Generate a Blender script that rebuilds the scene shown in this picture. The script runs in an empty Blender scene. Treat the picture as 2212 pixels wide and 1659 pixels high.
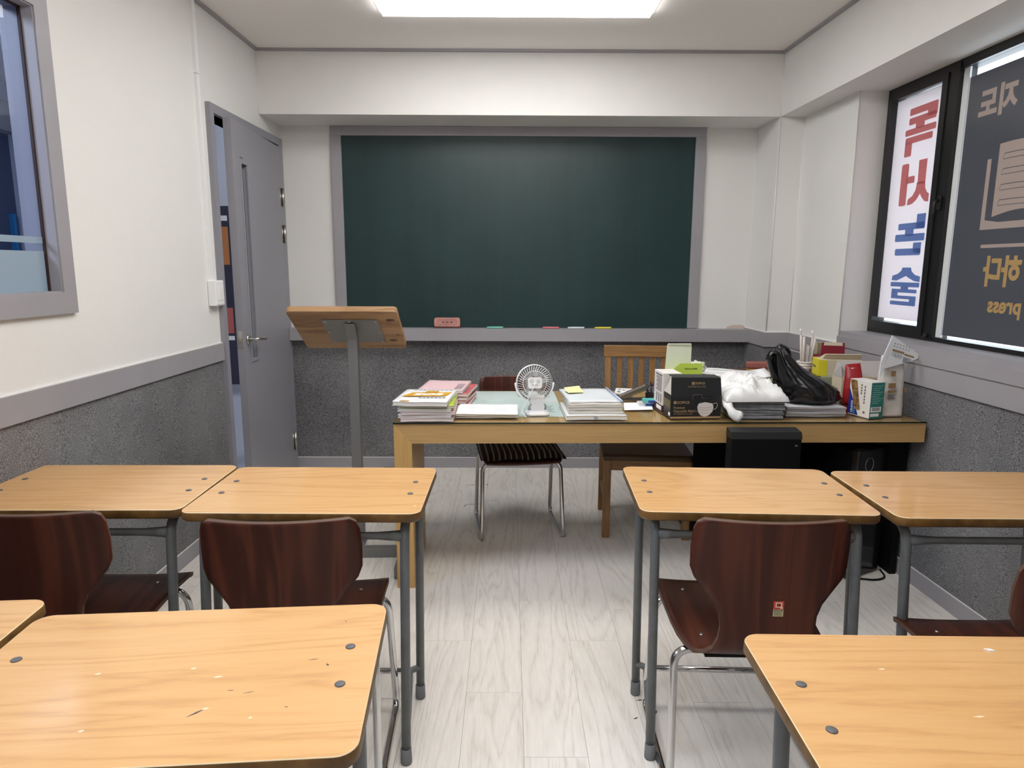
import bpy, bmesh, math, random
from mathutils import Vector, Matrix, noise

# ------------------------------------------------------------------ camera, world, exposure
scene = bpy.context.scene
COL = scene.collection
PI = math.pi
PITCH, YAW, ROLL, CAMH, FPX = 0.1713, 0.0039, 0.0043, 1.39, 1455.42
cam_data = bpy.data.cameras.new('camera'); cam = bpy.data.objects.new('camera', cam_data); COL.objects.link(cam)
cam_data.sensor_fit = 'HORIZONTAL'; cam_data.sensor_width = 36.0; cam_data.lens = FPX / 2212 * 36.0
cam_data.clip_start = 0.02
_f = Vector((math.sin(YAW) * math.cos(PITCH), math.cos(YAW) * math.cos(PITCH), -math.sin(PITCH)))
_r = Vector((math.cos(YAW), -math.sin(YAW), 0)); _u = _r.cross(_f)
_r2 = _r * math.cos(ROLL) + _u * math.sin(ROLL); _u2 = _u * math.cos(ROLL) - _r * math.sin(ROLL)
_m = Matrix((_r2, _u2, -_f)).transposed().to_4x4(); _m.translation = (0, 0, CAMH)
cam.matrix_world = _m
scene.camera = cam

world = bpy.data.worlds.new('overcast_sky'); scene.world = world; world.use_nodes = True
world.node_tree.nodes['Background'].inputs[0].default_value = (0.86, 0.93, 1.0, 1)
world.node_tree.nodes['Background'].inputs[1].default_value = 4.0
PANEL_STRENGTH = 9.6
scene.view_settings.view_transform = 'Standard'
scene.view_settings.look = 'None'
scene.view_settings.gamma = 1.0
scene.view_settings.use_curve_mapping = False
scene.view_settings.exposure = 0.0

# ------------------------------------------------------------------ materials
def srgb(*c):
    o = []
    for v in c:
        v /= 255.0
        o.append(v / 12.92 if v <= 0.04045 else ((v + 0.055) / 1.055) ** 2.4)
    return tuple(o) + (1.0,)

def nt(name):
    m = bpy.data.materials.new(name); m.use_nodes = True
    t = m.node_tree
    return m, t, t.nodes['Principled BSDF'], t.nodes.new, t.links.new

def plain(name, col, rough=0.5, metal=0.0, bump=0.0, bscale=200.0, var=0.0, vscale=6.0, coat=0.0, trans=0.0, spec=0.5, emit=None):
    m, t, b, N, L = nt(name)
    b.inputs['Base Color'].default_value = col
    b.inputs['Roughness'].default_value = rough
    b.inputs['Metallic'].default_value = metal
    b.inputs['Coat Weight'].default_value = coat
    b.inputs['Transmission Weight'].default_value = trans
    b.inputs['Specular IOR Level'].default_value = spec
    if emit:
        b.inputs['Emission Color'].default_value = emit[0]; b.inputs['Emission Strength'].default_value = emit[1]
    if bump or var:
        tc = N('ShaderNodeTexCoord')
    if bump:
        n = N('ShaderNodeTexNoise'); n.inputs['Scale'].default_value = bscale; n.inputs['Detail'].default_value = 3
        bp = N('ShaderNodeBump'); bp.inputs['Strength'].default_value = bump; bp.inputs['Distance'].default_value = 0.002
        L(tc.outputs['Object'], n.inputs['Vector']); L(n.outputs['Fac'], bp.inputs['Height']); L(bp.outputs[0], b.inputs['Normal'])
    if var:
        n2 = N('ShaderNodeTexNoise'); n2.inputs['Scale'].default_value = vscale; n2.inputs['Detail'].default_value = 4
        r = N('ShaderNodeValToRGB')
        r.color_ramp.elements[0].position = 0.3; r.color_ramp.elements[1].position = 0.7
        r.color_ramp.elements[0].color = tuple(c * (1 - var) for c in col[:3]) + (1,)
        r.color_ramp.elements[1].color = tuple(min(1, c * (1 + var)) for c in col[:3]) + (1,)
        L(tc.outputs['Object'], n2.inputs['Vector']); L(n2.outputs['Fac'], r.inputs[0]); L(r.outputs[0], b.inputs['Base Color'])
    return m

def wood(name, c_dark, c_mid, c_light, scale=(1.2, 14, 14), rough=0.35, wave=3.0, coat=0.0, bump=0.05, rand=7.0, fine=0.35, spec=0.5, sharp=1.0, fscale=7.0):
    """grain along the axis with the small mapping scale; every object takes its own offset"""
    m, t, b, N, L = nt(name)
    tc = N('ShaderNodeTexCoord'); oi = N('ShaderNodeObjectInfo')
    mul = N('ShaderNodeMath'); mul.operation = 'MULTIPLY'; mul.inputs[1].default_value = rand
    L(oi.outputs['Random'], mul.inputs[0])
    add = N('ShaderNodeVectorMath'); add.operation = 'ADD'
    cmb = N('ShaderNodeCombineXYZ'); L(mul.outputs[0], cmb.inputs[0]); L(mul.outputs[0], cmb.inputs[1]); L(mul.outputs[0], cmb.inputs[2])
    L(tc.outputs['Object'], add.inputs[0]); L(cmb.outputs[0], add.inputs[1])
    mp = N('ShaderNodeMapping'); mp.inputs['Scale'].default_value = scale; L(add.outputs[0], mp.inputs['Vector'])
    n1 = N('ShaderNodeTexNoise'); n1.inputs['Scale'].default_value = 1.0; n1.inputs['Detail'].default_value = 3; n1.inputs['Distortion'].default_value = 0.6
    L(mp.outputs[0], n1.inputs['Vector'])
    ring = N('ShaderNodeMath'); ring.operation = 'MULTIPLY'; ring.inputs[1].default_value = wave * 6.28; L(n1.outputs['Fac'], ring.inputs[0])
    sn = N('ShaderNodeMath'); sn.operation = 'SINE'; L(ring.outputs[0], sn.inputs[0])
    h = N('ShaderNodeMath'); h.operation = 'MULTIPLY_ADD'; h.inputs[1].default_value = 0.5; h.inputs[2].default_value = 0.5; L(sn.outputs[0], h.inputs[0])
    h0 = h; h = N('ShaderNodeMath'); h.operation = 'POWER'; h.inputs[1].default_value = sharp; L(h0.outputs[0], h.inputs[0])
    mp2 = N('ShaderNodeMapping'); mp2.inputs['Scale'].default_value = tuple(v * fscale for v in scale); L(add.outputs[0], mp2.inputs['Vector'])
    n2 = N('ShaderNodeTexNoise'); n2.inputs['Scale'].default_value = 1.0; n2.inputs['Detail'].default_value = 5; L(mp2.outputs[0], n2.inputs['Vector'])
    mx = N('ShaderNodeMix'); mx.data_type = 'FLOAT'; mx.inputs[0].default_value = 1 - fine
    L(n2.outputs['Fac'], mx.inputs[2]); L(h.outputs[0], mx.inputs[3])
    r = N('ShaderNodeValToRGB'); e = r.color_ramp.elements
    e[0].position = 0.12; e[0].color = c_dark; e[1].position = 0.9; e[1].color = c_light
    k = e.new(0.45); k.color = c_mid
    L(mx.outputs[0], r.inputs[0]); L(r.outputs[0], b.inputs['Base Color'])
    b.inputs['Roughness'].default_value = rough; b.inputs['Coat Weight'].default_value = coat; b.inputs['Coat Roughness'].default_value = 0.12
    b.inputs['Specular IOR Level'].default_value = spec
    if bump:
        bp = N('ShaderNodeBump'); bp.inputs['Strength'].default_value = bump; bp.inputs['Distance'].default_value = 0.001
        L(mx.outputs[0], bp.inputs['Height']); L(bp.outputs[0], b.inputs['Normal'])
    return m

def speckle(name, c0, c1, scale, rough=0.9, bump=0.4, spot=3.0):
    m, t, b, N, L = nt(name)
    tc = N('ShaderNodeTexCoord')
    n = N('ShaderNodeTexNoise'); n.inputs['Scale'].default_value = scale; n.inputs['Detail'].default_value = 2
    n3 = N('ShaderNodeTexNoise'); n3.inputs['Scale'].default_value = spot; n3.inputs['Detail'].default_value = 5
    L(tc.outputs['Object'], n.inputs['Vector']); L(tc.outputs['Object'], n3.inputs['Vector'])
    ad = N('ShaderNodeMath'); ad.operation = 'MULTIPLY_ADD'; ad.inputs[1].default_value = 0.25; L(n3.outputs['Fac'], ad.inputs[0]); L(n.outputs['Fac'], ad.inputs[2])
    r = N('ShaderNodeValToRGB'); r.color_ramp.elements[0].position = 0.42; r.color_ramp.elements[1].position = 0.85
    r.color_ramp.elements[0].color = c0; r.color_ramp.elements[1].color = c1
    L(ad.outputs[0], r.inputs[0]); L(r.outputs[0], b.inputs['Base Color'])
    b.inputs['Roughness'].default_value = rough
    bp = N('ShaderNodeBump'); bp.inputs['Strength'].default_value = bump; bp.inputs['Distance'].default_value = 0.002
    L(n.outputs['Fac'], bp.inputs['Height']); L(bp.outputs[0], b.inputs['Normal'])
    return m

def film(name, col, fac, rough=0.15, tcol=None):
    """adhesive window film: part reflects room light, part lets daylight glow through"""
    m, t, b, N, L = nt(name)
    b.inputs['Base Color'].default_value = col; b.inputs['Roughness'].default_value = rough
    tr = N('ShaderNodeBsdfTranslucent'); tr.inputs[0].default_value = tcol or col
    mx = N('ShaderNodeMixShader'); mx.inputs[0].default_value = fac
    L(b.outputs[0], mx.inputs[1]); L(tr.outputs[0], mx.inputs[2]); L(mx.outputs[0], t.nodes['Material Output'].inputs[0])
    return m

def glass(name, col, refl=0.06, rough=0.0):
    """thin pane: clear body with a Fresnel reflection"""
    m, t, b, N, L = nt(name)
    t.nodes.remove(b)
    tr = N('ShaderNodeBsdfTransparent'); tr.inputs[0].default_value = col
    g = N('ShaderNodeBsdfGlossy'); g.inputs['Roughness'].default_value = rough
    lw = N('ShaderNodeLayerWeight'); lw.inputs[0].default_value = 0.5
    pw = N('ShaderNodeMath'); pw.operation = 'POWER'; pw.inputs[1].default_value = 4.0; L(lw.outputs['Facing'], pw.inputs[0])
    fr = N('ShaderNodeMath'); fr.operation = 'MULTIPLY_ADD'; fr.inputs[1].default_value = 0.32; fr.inputs[2].default_value = refl * 0.5; L(pw.outputs[0], fr.inputs[0])
    mx = N('ShaderNodeMixShader'); L(fr.outputs[0], mx.inputs[0]); L(tr.outputs[0], mx.inputs[1]); L(g.outputs[0], mx.inputs[2])
    L(mx.outputs[0], t.nodes['Material Output'].inputs[0])
    return m

def frosted(name, col, fac):
    m, t, b, N, L = nt(name)
    t.nodes.remove(b)
    tr = N('ShaderNodeBsdfTransparent'); tr.inputs[0].default_value = col
    d = N('ShaderNodeBsdfDiffuse'); d.inputs[0].default_value = col
    tl = N('ShaderNodeBsdfTranslucent'); tl.inputs[0].default_value = col
    m2 = N('ShaderNodeMixShader'); m2.inputs[0].default_value = 0.5; L(d.outputs[0], m2.inputs[1]); L(tl.outputs[0], m2.inputs[2])
    mx = N('ShaderNodeMixShader'); mx.inputs[0].default_value = fac; L(tr.outputs[0], mx.inputs[1]); L(m2.outputs[0], mx.inputs[2])
    L(mx.outputs[0], t.nodes['Material Output'].inputs[0])
    return m

M = {}
M['paper_wall'] = plain('embossed_white_wallpaper', (0.79, 0.785, 0.77, 1), 0.75, bump=0.5, bscale=230, var=0.02, vscale=2)
M['bead'] = plain('white_caulk', (0.8, 0.79, 0.77, 1), 0.6)
M['ceiling'] = plain('ceiling_white', (0.90, 0.875, 0.85, 1), 0.85, bump=0.1, bscale=180)
M['trim'] = plain('lavender_grey_trim', (0.34, 0.33, 0.355, 1), 0.45, bump=0.05, bscale=60, var=0.05, vscale=3)
M['wainscot'] = speckle('dark_grey_fabric_wallcover', (0.024, 0.025, 0.028, 1), (0.325, 0.325, 0.338, 1), 300)
M['board'] = None
M['door'] = plain('painted_door_grey', (0.285, 0.283, 0.32, 1), 0.42, bump=0.04, bscale=90)
M['steel'] = plain('brushed_steel', (0.55, 0.53, 0.5, 1), 0.28, 1.0)
M['chrome'] = plain('chrome_tube', (0.62, 0.62, 0.62, 1), 0.12, 1.0)
M['leg'] = plain('grey_enamel_tube', (0.135, 0.145, 0.15, 1), 0.4, var=0.12, vscale=30)
M['foot'] = plain('grey_rubber_foot', (0.16, 0.165, 0.17, 1), 0.6)
M['cap'] = plain('dark_screw_cap', (0.11, 0.11, 0.115, 1), 0.45, bump=0.2, bscale=300)
M['desk_edge'] = plain('worn_desk_edge', (0.17, 0.085, 0.020, 1), 0.5, var=0.45, vscale=22, bump=0.2, bscale=60)
M['desk_line'] = plain('pale_laminate_rim', (0.80, 0.66, 0.44, 1), 0.5)
M['white_plastic'] = plain('white_plastic', (0.88, 0.885, 0.89, 1), 0.35)
M['black_metal'] = plain('black_window_aluminium', (0.008, 0.008, 0.009, 1), 0.35, bump=0.05, bscale=80)
M['black_box'] = plain('black_matte', (0.004, 0.004, 0.005, 1), 0.55, spec=0.15)
M['pole'] = plain('grey_steel_post', (0.20, 0.20, 0.20, 1), 0.42, 0.2)
M['screw'] = plain('screw_metal', (0.5, 0.5, 0.48, 1), 0.3, 1.0)
M['paper'] = plain('white_paper', (0.88, 0.89, 0.90, 1), 0.8)
M['pages'] = plain('page_edges', (0.66, 0.63, 0.57, 1), 0.85, bump=0.3, bscale=500)
M['grey_paper'] = plain('grey_newsprint', (0.23, 0.24, 0.27, 1), 0.85, var=0.25, vscale=40)
M['ink'] = plain('grey_ink', (0.12, 0.13, 0.15, 1), 0.8)
M['blue_paper'] = plain('pale_blue_paper', (0.66, 0.76, 0.80, 1), 0.7)
M['desktop'] = wood('orange_beech_laminate', (0.54, 0.292, 0.113, 1), (0.66, 0.378, 0.153, 1), (0.71, 0.428, 0.19, 1), scale=(0.55, 5, 5), rough=0.42, wave=13, bump=0.006, fine=0.62, sharp=0.6, fscale=30, coat=0.75, spec=0.3)
M['ply'] = wood('dark_red_brown_plywood', (0.042, 0.0100, 0.0055, 1), (0.066, 0.0155, 0.0085, 1), (0.098, 0.026, 0.013, 1), scale=(7, 0.5, 0.5), rough=0.40, wave=6.0, bump=0.01, fine=0.4, coat=0.06, spec=0.3, sharp=2.2)
M['ply_edge'] = plain('plywood_edge', (0.10, 0.055, 0.035, 1), 0.55)
M['tdesk'] = wood('oak_veneer_x', (0.31, 0.180, 0.064, 1), (0.46, 0.285, 0.112, 1), (0.55, 0.355, 0.155, 1), scale=(0.9, 26, 26), rough=0.4, wave=1.0, bump=0.03, fine=0.8)
M['tdesk_v'] = wood('oak_veneer_z', (0.36, 0.20, 0.062, 1), (0.52, 0.31, 0.105, 1), (0.62, 0.39, 0.15, 1), scale=(26, 26, 0.9), rough=0.4, wave=1.0, bump=0.03, fine=0.8)
M['chair_wood'] = wood('honey_oak_z', (0.17, 0.083, 0.026, 1), (0.30, 0.157, 0.055, 1), (0.40, 0.225, 0.085, 1), scale=(30, 30, 1.4), rough=0.42, wave=1.2, bump=0.03, fine=0.6)
M['chair_wood_x'] = wood('honey_oak_x', (0.16, 0.078, 0.025, 1), (0.30, 0.157, 0.055, 1), (0.40, 0.225, 0.085, 1), scale=(1.6, 26, 26), rough=0.42, wave=1.4, bump=0.03, fine=0.6)
M['pine'] = wood('pine_board', (0.20, 0.085, 0.028, 1), (0.36, 0.20, 0.085, 1), (0.44, 0.265, 0.125, 1), scale=(2.2, 13, 13), rough=0.5, wave=2.0, bump=0.03, fine=0.5)
M['side_wood'] = wood('reddish_side_table', (0.08, 0.048, 0.035, 1), (0.13, 0.078, 0.055, 1), (0.17, 0.105, 0.075, 1), scale=(1.5, 18, 18), rough=0.4)
M['plank'] = wood('pale_grey_oak_vinyl', (0.58, 0.535, 0.48, 1), (0.745, 0.71, 0.66, 1), (0.85, 0.815, 0.77, 1), scale=(5.0, 0.55, 3), rough=0.5, wave=13.0, bump=0.18, rand=31.0, fine=0.68, sharp=0.5, fscale=28)
M['seam'] = plain('dark_joint', (0.24, 0.22, 0.20, 1), 0.9)
M['glass_top'] = glass('greenish_desk_glass', (0.975, 0.985, 0.965, 1))
M['pane'] = glass('clear_pane', (0.95, 0.97, 0.98, 1))
M['blue_pane'] = glass('blue_tinted_pane', (0.74, 0.80, 0.92, 1))
M['frost'] = frosted('frosted_film', (0.55, 0.64, 0.68, 1), 0.78)
M['slit'] = plain('frosted_door_lite', (0.12, 0.135, 0.165, 1), 0.2)
M['film_white'] = film('white_backlit_film', (0.72, 0.68, 0.70, 1), 0.42, 0.3, (0.9, 0.85, 0.87, 1))
M['film_red'] = film('red_lettering', (0.80, 0.27, 0.29, 1), 0.3, 0.4, (0.62, 0.12, 0.12, 1))
M['film_blue'] = film('blue_lettering', (0.20, 0.33, 0.72, 1), 0.3, 0.4, (0.10, 0.18, 0.55, 1))
M['film_dark'] = film('navy_film', (0.095, 0.103, 0.125, 1), 0.12, 0.2, (0.16, 0.18, 0.22, 1))
M['film_tan'] = film('tan_lettering', (0.45, 0.37, 0.34, 1), 0.1, 0.4, (0.33, 0.27, 0.24, 1))
M['film_gold'] = film('gold_lettering', (0.50, 0.33, 0.14, 1), 0.1, 0.4, (0.36, 0.23, 0.09, 1))
M['navy'] = plain('navy_wall', (0.075, 0.09, 0.16, 1), 0.7)
M['pale_blue'] = plain('pale_blue_wall', (0.55, 0.58, 0.68, 1), 0.8)
M['cyan'] = plain('bright_blue_panel', (0.02, 0.22, 0.50, 1), 0.5)
M['orange'] = plain('orange_print', (0.55, 0.20, 0.06, 1), 0.6)
M['darknavy'] = plain('dark_banner', (0.03, 0.03, 0.06, 1), 0.7)

def emission(name, col, s):
    m, t, b, N, L = nt(name)
    b.inputs['Base Color'].default_value = (0.8, 0.8, 0.8, 1)
    b.inputs['Emission Color'].default_value = col; b.inputs['Emission Strength'].default_value = s
    return m
M['panel'] = emission('led_diffuser', (1.0, 0.985, 0.96, 1), PANEL_STRENGTH)
M['panel_added'] = emission('added_light_next_room', (0.95, 0.97, 1.0, 1), 26.0)  # for the unseen lamp added to light the next room
M['panel3'] = emission('dim_lamp_next_room', (0.95, 0.97, 1.0, 1), 3.0)

def board_material():
    m, t, b, N, L = nt('green_chalkboard')
    tc = N('ShaderNodeTexCoord')
    mp = N('ShaderNodeMapping'); mp.inputs['Scale'].default_value = (5.0, 1, 0.35); L(tc.outputs['Object'], mp.inputs[0])
    n = N('ShaderNodeTexNoise'); n.inputs['Scale'].default_value = 1.4; n.inputs['Detail'].default_value = 6; n.inputs['Roughness'].default_value = 0.6
    L(mp.outputs[0], n.inputs['Vector'])
    n2 = N('ShaderNodeTexNoise'); n2.inputs['Scale'].default_value = 2.2; n2.inputs['Detail'].default_value = 4; L(tc.outputs['Object'], n2.inputs['Vector'])
    ad = N('ShaderNodeMath'); ad.operation = 'ADD'; L(n.outputs['Fac'], ad.inputs[0]); L(n2.outputs['Fac'], ad.inputs[1])
    r = N('ShaderNodeValToRGB'); e = r.color_ramp.elements
    e[0].position = 0.36; e[0].color = (0.010, 0.033, 0.034, 1); e[1].position = 0.75; e[1].color = (0.018, 0.050, 0.052, 1)
    h = N('ShaderNodeMath'); h.operation = 'MULTIPLY'; h.inputs[1].default_value = 0.5; L(ad.outputs[0], h.inputs[0])
    L(h.outputs[0], r.inputs[0]); L(r.outputs[0], b.inputs['Base Color']); b.inputs['Roughness'].default_value = 0.38
    b.inputs['Specular IOR Level'].default_value = 0.42
    return m
M['board'] = board_material()

# ------------------------------------------------------------------ mesh helpers
def fillet(pts, r, n=5):
    pts = [Vector(p) for p in pts]; out = [pts[0]]
    for i in range(1, len(pts) - 1):
        a, b, c = pts[i - 1], pts[i], pts[i + 1]
        d1 = (a - b); d2 = (c - b); k = min(r, d1.length * 0.49, d2.length * 0.49)
        p1 = b + d1.normalized() * k; p2 = b + d2.normalized() * k
        for j in range(n + 1):
            t = j / n; out.append(p1 * (1 - t) ** 2 + b * 2 * t * (1 - t) + p2 * t * t)
    out.append(pts[-1]); return out

class B:
    def __init__(s): s.bm = bmesh.new()
    def _mi(s, vs, mi):
        if mi:
            fs = set()
            for v in vs:
                for f in v.link_faces: fs.add(f)
            for f in fs: f.material_index = mi
    def box(s, x0, y0, z0, x1, y1, z1, bev=0.0, mi=0, seg=2, mat=None):
        r = bmesh.ops.create_cube(s.bm, size=1.0)['verts']
        for v in r:
            v.co = Vector((x0 + (v.co.x + .5) * (x1 - x0), y0 + (v.co.y + .5) * (y1 - y0), z0 + (v.co.z + .5) * (z1 - z0)))
        vs = r
        if bev:
            es = list({e for v in r for e in v.link_edges})
            g = bmesh.ops.bevel(s.bm, geom=es, offset=bev, segments=seg, affect='EDGES', profile=0.5)
            vs = list(set(g['verts']) | {v for v in r if v.is_valid})
        s._mi(vs, mi)
        if mat is not None:
            for v in vs: v.co = mat @ v.co
        return vs
    def hexa(s, p, mi=0):
        """8 corners: bottom 4 ccw, top 4 ccw"""
        v = [s.bm.verts.new(q) for q in p]
        for f in ((3, 2, 1, 0), (4, 5, 6, 7), (0, 1, 5, 4), (1, 2, 6, 5), (2, 3, 7, 6), (3, 0, 4, 7)):
            s.bm.faces.new([v[i] for i in f]).material_index = mi
        return v
    def prism(s, poly, z0, z1, mi=0, mi_top=None, f=None):
        f = f or (lambda x, y, z: (x, y, z))
        a = [s.bm.verts.new(f(x, y, z0)) for x, y in poly]; b = [s.bm.verts.new(f(x, y, z1)) for x, y in poly]
        n = len(poly)
        s.bm.faces.new(list(reversed(a))).material_index = mi
        s.bm.faces.new(b).material_index = mi if mi_top is None else mi_top
        for i in range(n):
            s.bm.faces.new((a[i], a[(i + 1) % n], b[(i + 1) % n], b[i])).material_index = mi
        return a + b
    def tube(s, pts, r, n=10, closed=False, mi=0, flat=None):
        pts = [Vector(p) for p in pts]; rings = []; N_ = len(pts)
        up = None
        for i, p in enumerate(pts):
            if closed: d = pts[(i + 1) % N_] - pts[i - 1]
            else: d = pts[min(i + 1, N_ - 1)] - pts[max(i - 1, 0)]
            d.normalize()
            if up is None:
                up = Vector((0, 0, 1)) if abs(d.z) < 0.9 else Vector((1, 0, 0))
            sd = d.cross(up).normalized(); up = sd.cross(d).normalized()
            rr = r(i / max(1, N_ - 1)) if callable(r) else r
            rings.append([s.bm.verts.new(p + (sd * math.cos(2 * PI * k / n) * (flat or 1) + up * math.sin(2 * PI * k / n)) * rr) for k in range(n)])
        m = N_ if closed else N_ - 1
        for i in range(m):
            a, b = rings[i], rings[(i + 1) % N_]
            for k in range(n):
                f = s.bm.faces.new((a[k], a[(k + 1) % n], b[(k + 1) % n], b[k])); f.smooth = True; f.material_index = mi
        if not closed:
            s.bm.faces.new(list(reversed(rings[0]))).material_index = mi; s.bm.faces.new(rings[-1]).material_index = mi
        return [v for r_ in rings for v in r_]
    def lathe(s, prof, n=24, mi=0, c=(0, 0, 0), axis='z', cap=True):
        rings = []
        for r, h in prof:
            ring = []
            for k in range(n):
                a = 2 * PI * k / n
                q = (r * math.cos(a), r * math.sin(a), h) if axis == 'z' else ((r * math.cos(a), h, r * math.sin(a)) if axis == 'y' else (h, r * math.cos(a), r * math.sin(a)))
                ring.append(s.bm.verts.new(Vector(q) + Vector(c)))
            rings.append(ring)
        for a, b in zip(rings, rings[1:]):
            for k in range(n):
                f = s.bm.faces.new((a[k], a[(k + 1) % n], b[(k + 1) % n], b[k])); f.smooth = True; f.material_index = mi
        if cap:
            s.bm.faces.new(list(reversed(rings[0]))).material_index = mi; s.bm.faces.new(rings[-1]).material_index = mi
        return [v for r_ in rings for v in r_]
    def grid(s, fn, nu, nv, mi=0, smooth=True, both=0.0, closed_u=False):
        g = [[s.bm.verts.new(fn(u / nu, v / nv)) for v in range(nv + 1)] for u in range(nu if closed_u else nu + 1)]
        for u in range(nu):
            for v in range(nv):
                a, b = g[u], g[(u + 1) % nu] if closed_u else g[u + 1]
                f = s.bm.faces.new((a[v], b[v], b[v + 1], a[v + 1])); f.smooth = smooth; f.material_index = mi
        return g
    def xf(s, mat, vs=None):
        for v in (vs or s.bm.verts): v.co = mat @ v.co
    def build(s, name, mats, parent=None, loc=None, rotz=0.0, kind=None, smooth=False):
        bmesh.ops.recalc_face_normals(s.bm, faces=s.bm.faces)
        me = bpy.data.meshes.new(name); s.bm.to_mesh(me); s.bm.free()
        for m in (mats if isinstance(mats, (list, tuple)) else [mats]): me.materials.append(M[m] if isinstance(m, str) else m)
        if smooth:
            for p in me.polygons: p.use_smooth = True
        o = bpy.data.objects.new(name, me); COL.objects.link(o)
        if parent: o.parent = parent
        if loc is not None: o.location = loc
        o.rotation_euler = (0, 0, rotz)
        if kind: o['kind'] = kind
        return o

def tag(o, label, cat, group=None, kind=None):
    o['label'] = label; o['category'] = cat
    if group: o['group'] = group
    if kind: o['kind'] = kind
    return o

def thing(name, label, cat, loc=(0, 0, 0), rotz=0.0, group=None, kind=None):
    o = bpy.data.objects.new(name, None); COL.objects.link(o); o.location = loc; o.rotation_euler = (0, 0, rotz)
    o.empty_display_size = 0.05
    return tag(o, label, cat, group, kind)

def dup(root, loc, rotz, label=None, group=None):
    def cp(o, par):
        c = o.copy(); COL.objects.link(c); c.parent = par
        for ch in list(o.children): cp(ch, c)
        return c
    r = cp(root, None); r.location = loc; r.rotation_euler = (0, 0, rotz)
    if label: r['label'] = label
    if group: r['group'] = group
    return r

def boxpart(name, mats, parent, x0, y0, z0, x1, y1, z1, bev=0.0, **k):
    b = B(); b.box(x0, y0, z0, x1, y1, z1, bev); return b.build(name, mats, parent, **k)

def lettering(name, body, size, mat, parent, mtx, align='LEFT', bold=0.0, thick=0.0004, xs=1.0):
    cu = bpy.data.curves.new(name, 'FONT'); cu.body = body; cu.size = size; cu.align_x = align; cu.offset = bold; cu.extrude = thick
    cu.resolution_u = 3
    t = bpy.data.objects.new(name, cu); COL.objects.link(t)
    bpy.context.view_layer.update()
    me = bpy.data.meshes.new_from_object(t.evaluated_get(bpy.context.evaluated_depsgraph_get()))
    bpy.data.objects.remove(t); bpy.data.curves.remove(cu)
    me.transform(mtx @ Matrix.Diagonal((xs, 1, 1, 1)))
    me.materials.clear(); me.materials.append(M[mat] if isinstance(mat, str) else mat)
    o = bpy.data.objects.new(name, me); COL.objects.link(o); o.parent = parent
    return o

def frame_mtx(origin, xdir, ydir):
    x = Vector(xdir).normalized(); y = Vector(ydir).normalized(); z = x.cross(y)
    m = Matrix((x, y, z)).transposed().to_4x4(); m.translation = origin
    return m

def rrect(w, d, r, n=6):
    """rounded rectangle centred on the origin"""
    out = []
    for cx, cy, a0 in ((w / 2 - r, d / 2 - r, 0), (-w / 2 + r, d / 2 - r, 90), (-w / 2 + r, -d / 2 + r, 180), (w / 2 - r, -d / 2 + r, 270)):
        for k in range(n + 1):
            a = math.radians(a0 + 90 * k / n); out.append((cx + r * math.cos(a), cy + r * math.sin(a)))
    return out
rnd = random.Random(11)

# ------------------------------------------------------------------ the room
YB, YF, ZC, ZB = 4.585, 4.241, 2.651, 2.286        # back wall, beam face, ceiling, beam underside
YR = -1.9                                          # wall behind the camera
RT, RB, BB = 0.993, 0.903, 0.072                   # dado rail top / bottom, baseboard top
def XL(y): return -1.499 - 0.022 * (4.34 - y)
def XR(y): return 1.615 + 0.0324 * (4.34 - y)      # face of the beam and column on the window side
def XW(y): return 1.763 + 0.0324 * (4.34 - y)      # wall below the window
def side(b, fx, y0, y1, z0, z1, o0, o1, mi=0):
    b.hexa([(fx(y0) + o0, y0, z0), (fx(y0) + o1, y0, z0), (fx(y1) + o1, y1, z0), (fx(y1) + o0, y1, z0),
            (fx(y0) + o0, y0, z1), (fx(y0) + o1, y0, z1), (fx(y1) + o1, y1, z1), (fx(y1) + o0, y1, z1)], mi)
def struct(o, label, cat): return tag(o, label, cat, kind='structure')

# floor: slab with separate vinyl planks
b = B(); b.box(-4.2, YR - 0.1, -0.06, 2.3, 5.2, -0.0012)
floor = struct(b.build('floor', 'seam'), 'pale grey oak plank floor of the classroom', 'floor')
PW, PL, GAP = 0.185, 0.925, 0.0009
_starts = {}
pmesh = {}
ix = 0
x = 0.046 - PW * 24
cols = []
while x < 2.0:
    cols.append(x); x += PW
off = {0: 0.82, 1: 0.18, 2: 0.50}
known = {-0.139: 2.03, 0.046: 1.73, 0.231: 2.345, -0.324: 2.343}
rp = random.Random(5)
def plank_mesh(w, l):
    key = (round(w, 3), round(l, 3))
    if key not in pmesh:
        q = B(); q.box(-w / 2, -l / 2, -0.0030, w / 2, l / 2, 0.0, 0.0005, seg=1)
        me = bpy.data.meshes.new('floor_plank'); q.bm.to_mesh(me); q.bm.free(); me.materials.append(M['plank']); pmesh[key] = me
    return pmesh[key]
for x0 in cols:
    kn = [v for k, v in known.items() if abs(k - x0) < 0.01]
    y0 = kn[0] if kn else rp.uniform(0, PL)
    while y0 > YR: y0 -= PL
    while y0 < 4.585:
        a, c = max(y0, YR), min(y0 + PL, 4.585)
        xa, xc = max(x0, XL((a + c) / 2) - 0.02 if x0 > -1.75 else x0), min(x0 + PW, 1.95)
        if x0 < -1.75: y0 += PL; continue
        if c - a > 0.05 and xc - xa > 0.02:
            o = bpy.data.objects.new('floor_plank', plank_mesh(xc - xa - GAP, c - a - GAP)); COL.objects.link(o); o.parent = floor
            o.location = ((xa + xc) / 2, (a + c) / 2, 0)
        y0 += PL
b = B(); b.box(-4.15, YR, -0.0012, -1.605, 5.1, -0.0004)
_o = b.build('neighbour_floor', plain('pale_blue_grey_floor', (0.45, 0.47, 0.55, 1), 0.4)); _o.parent = floor

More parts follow.
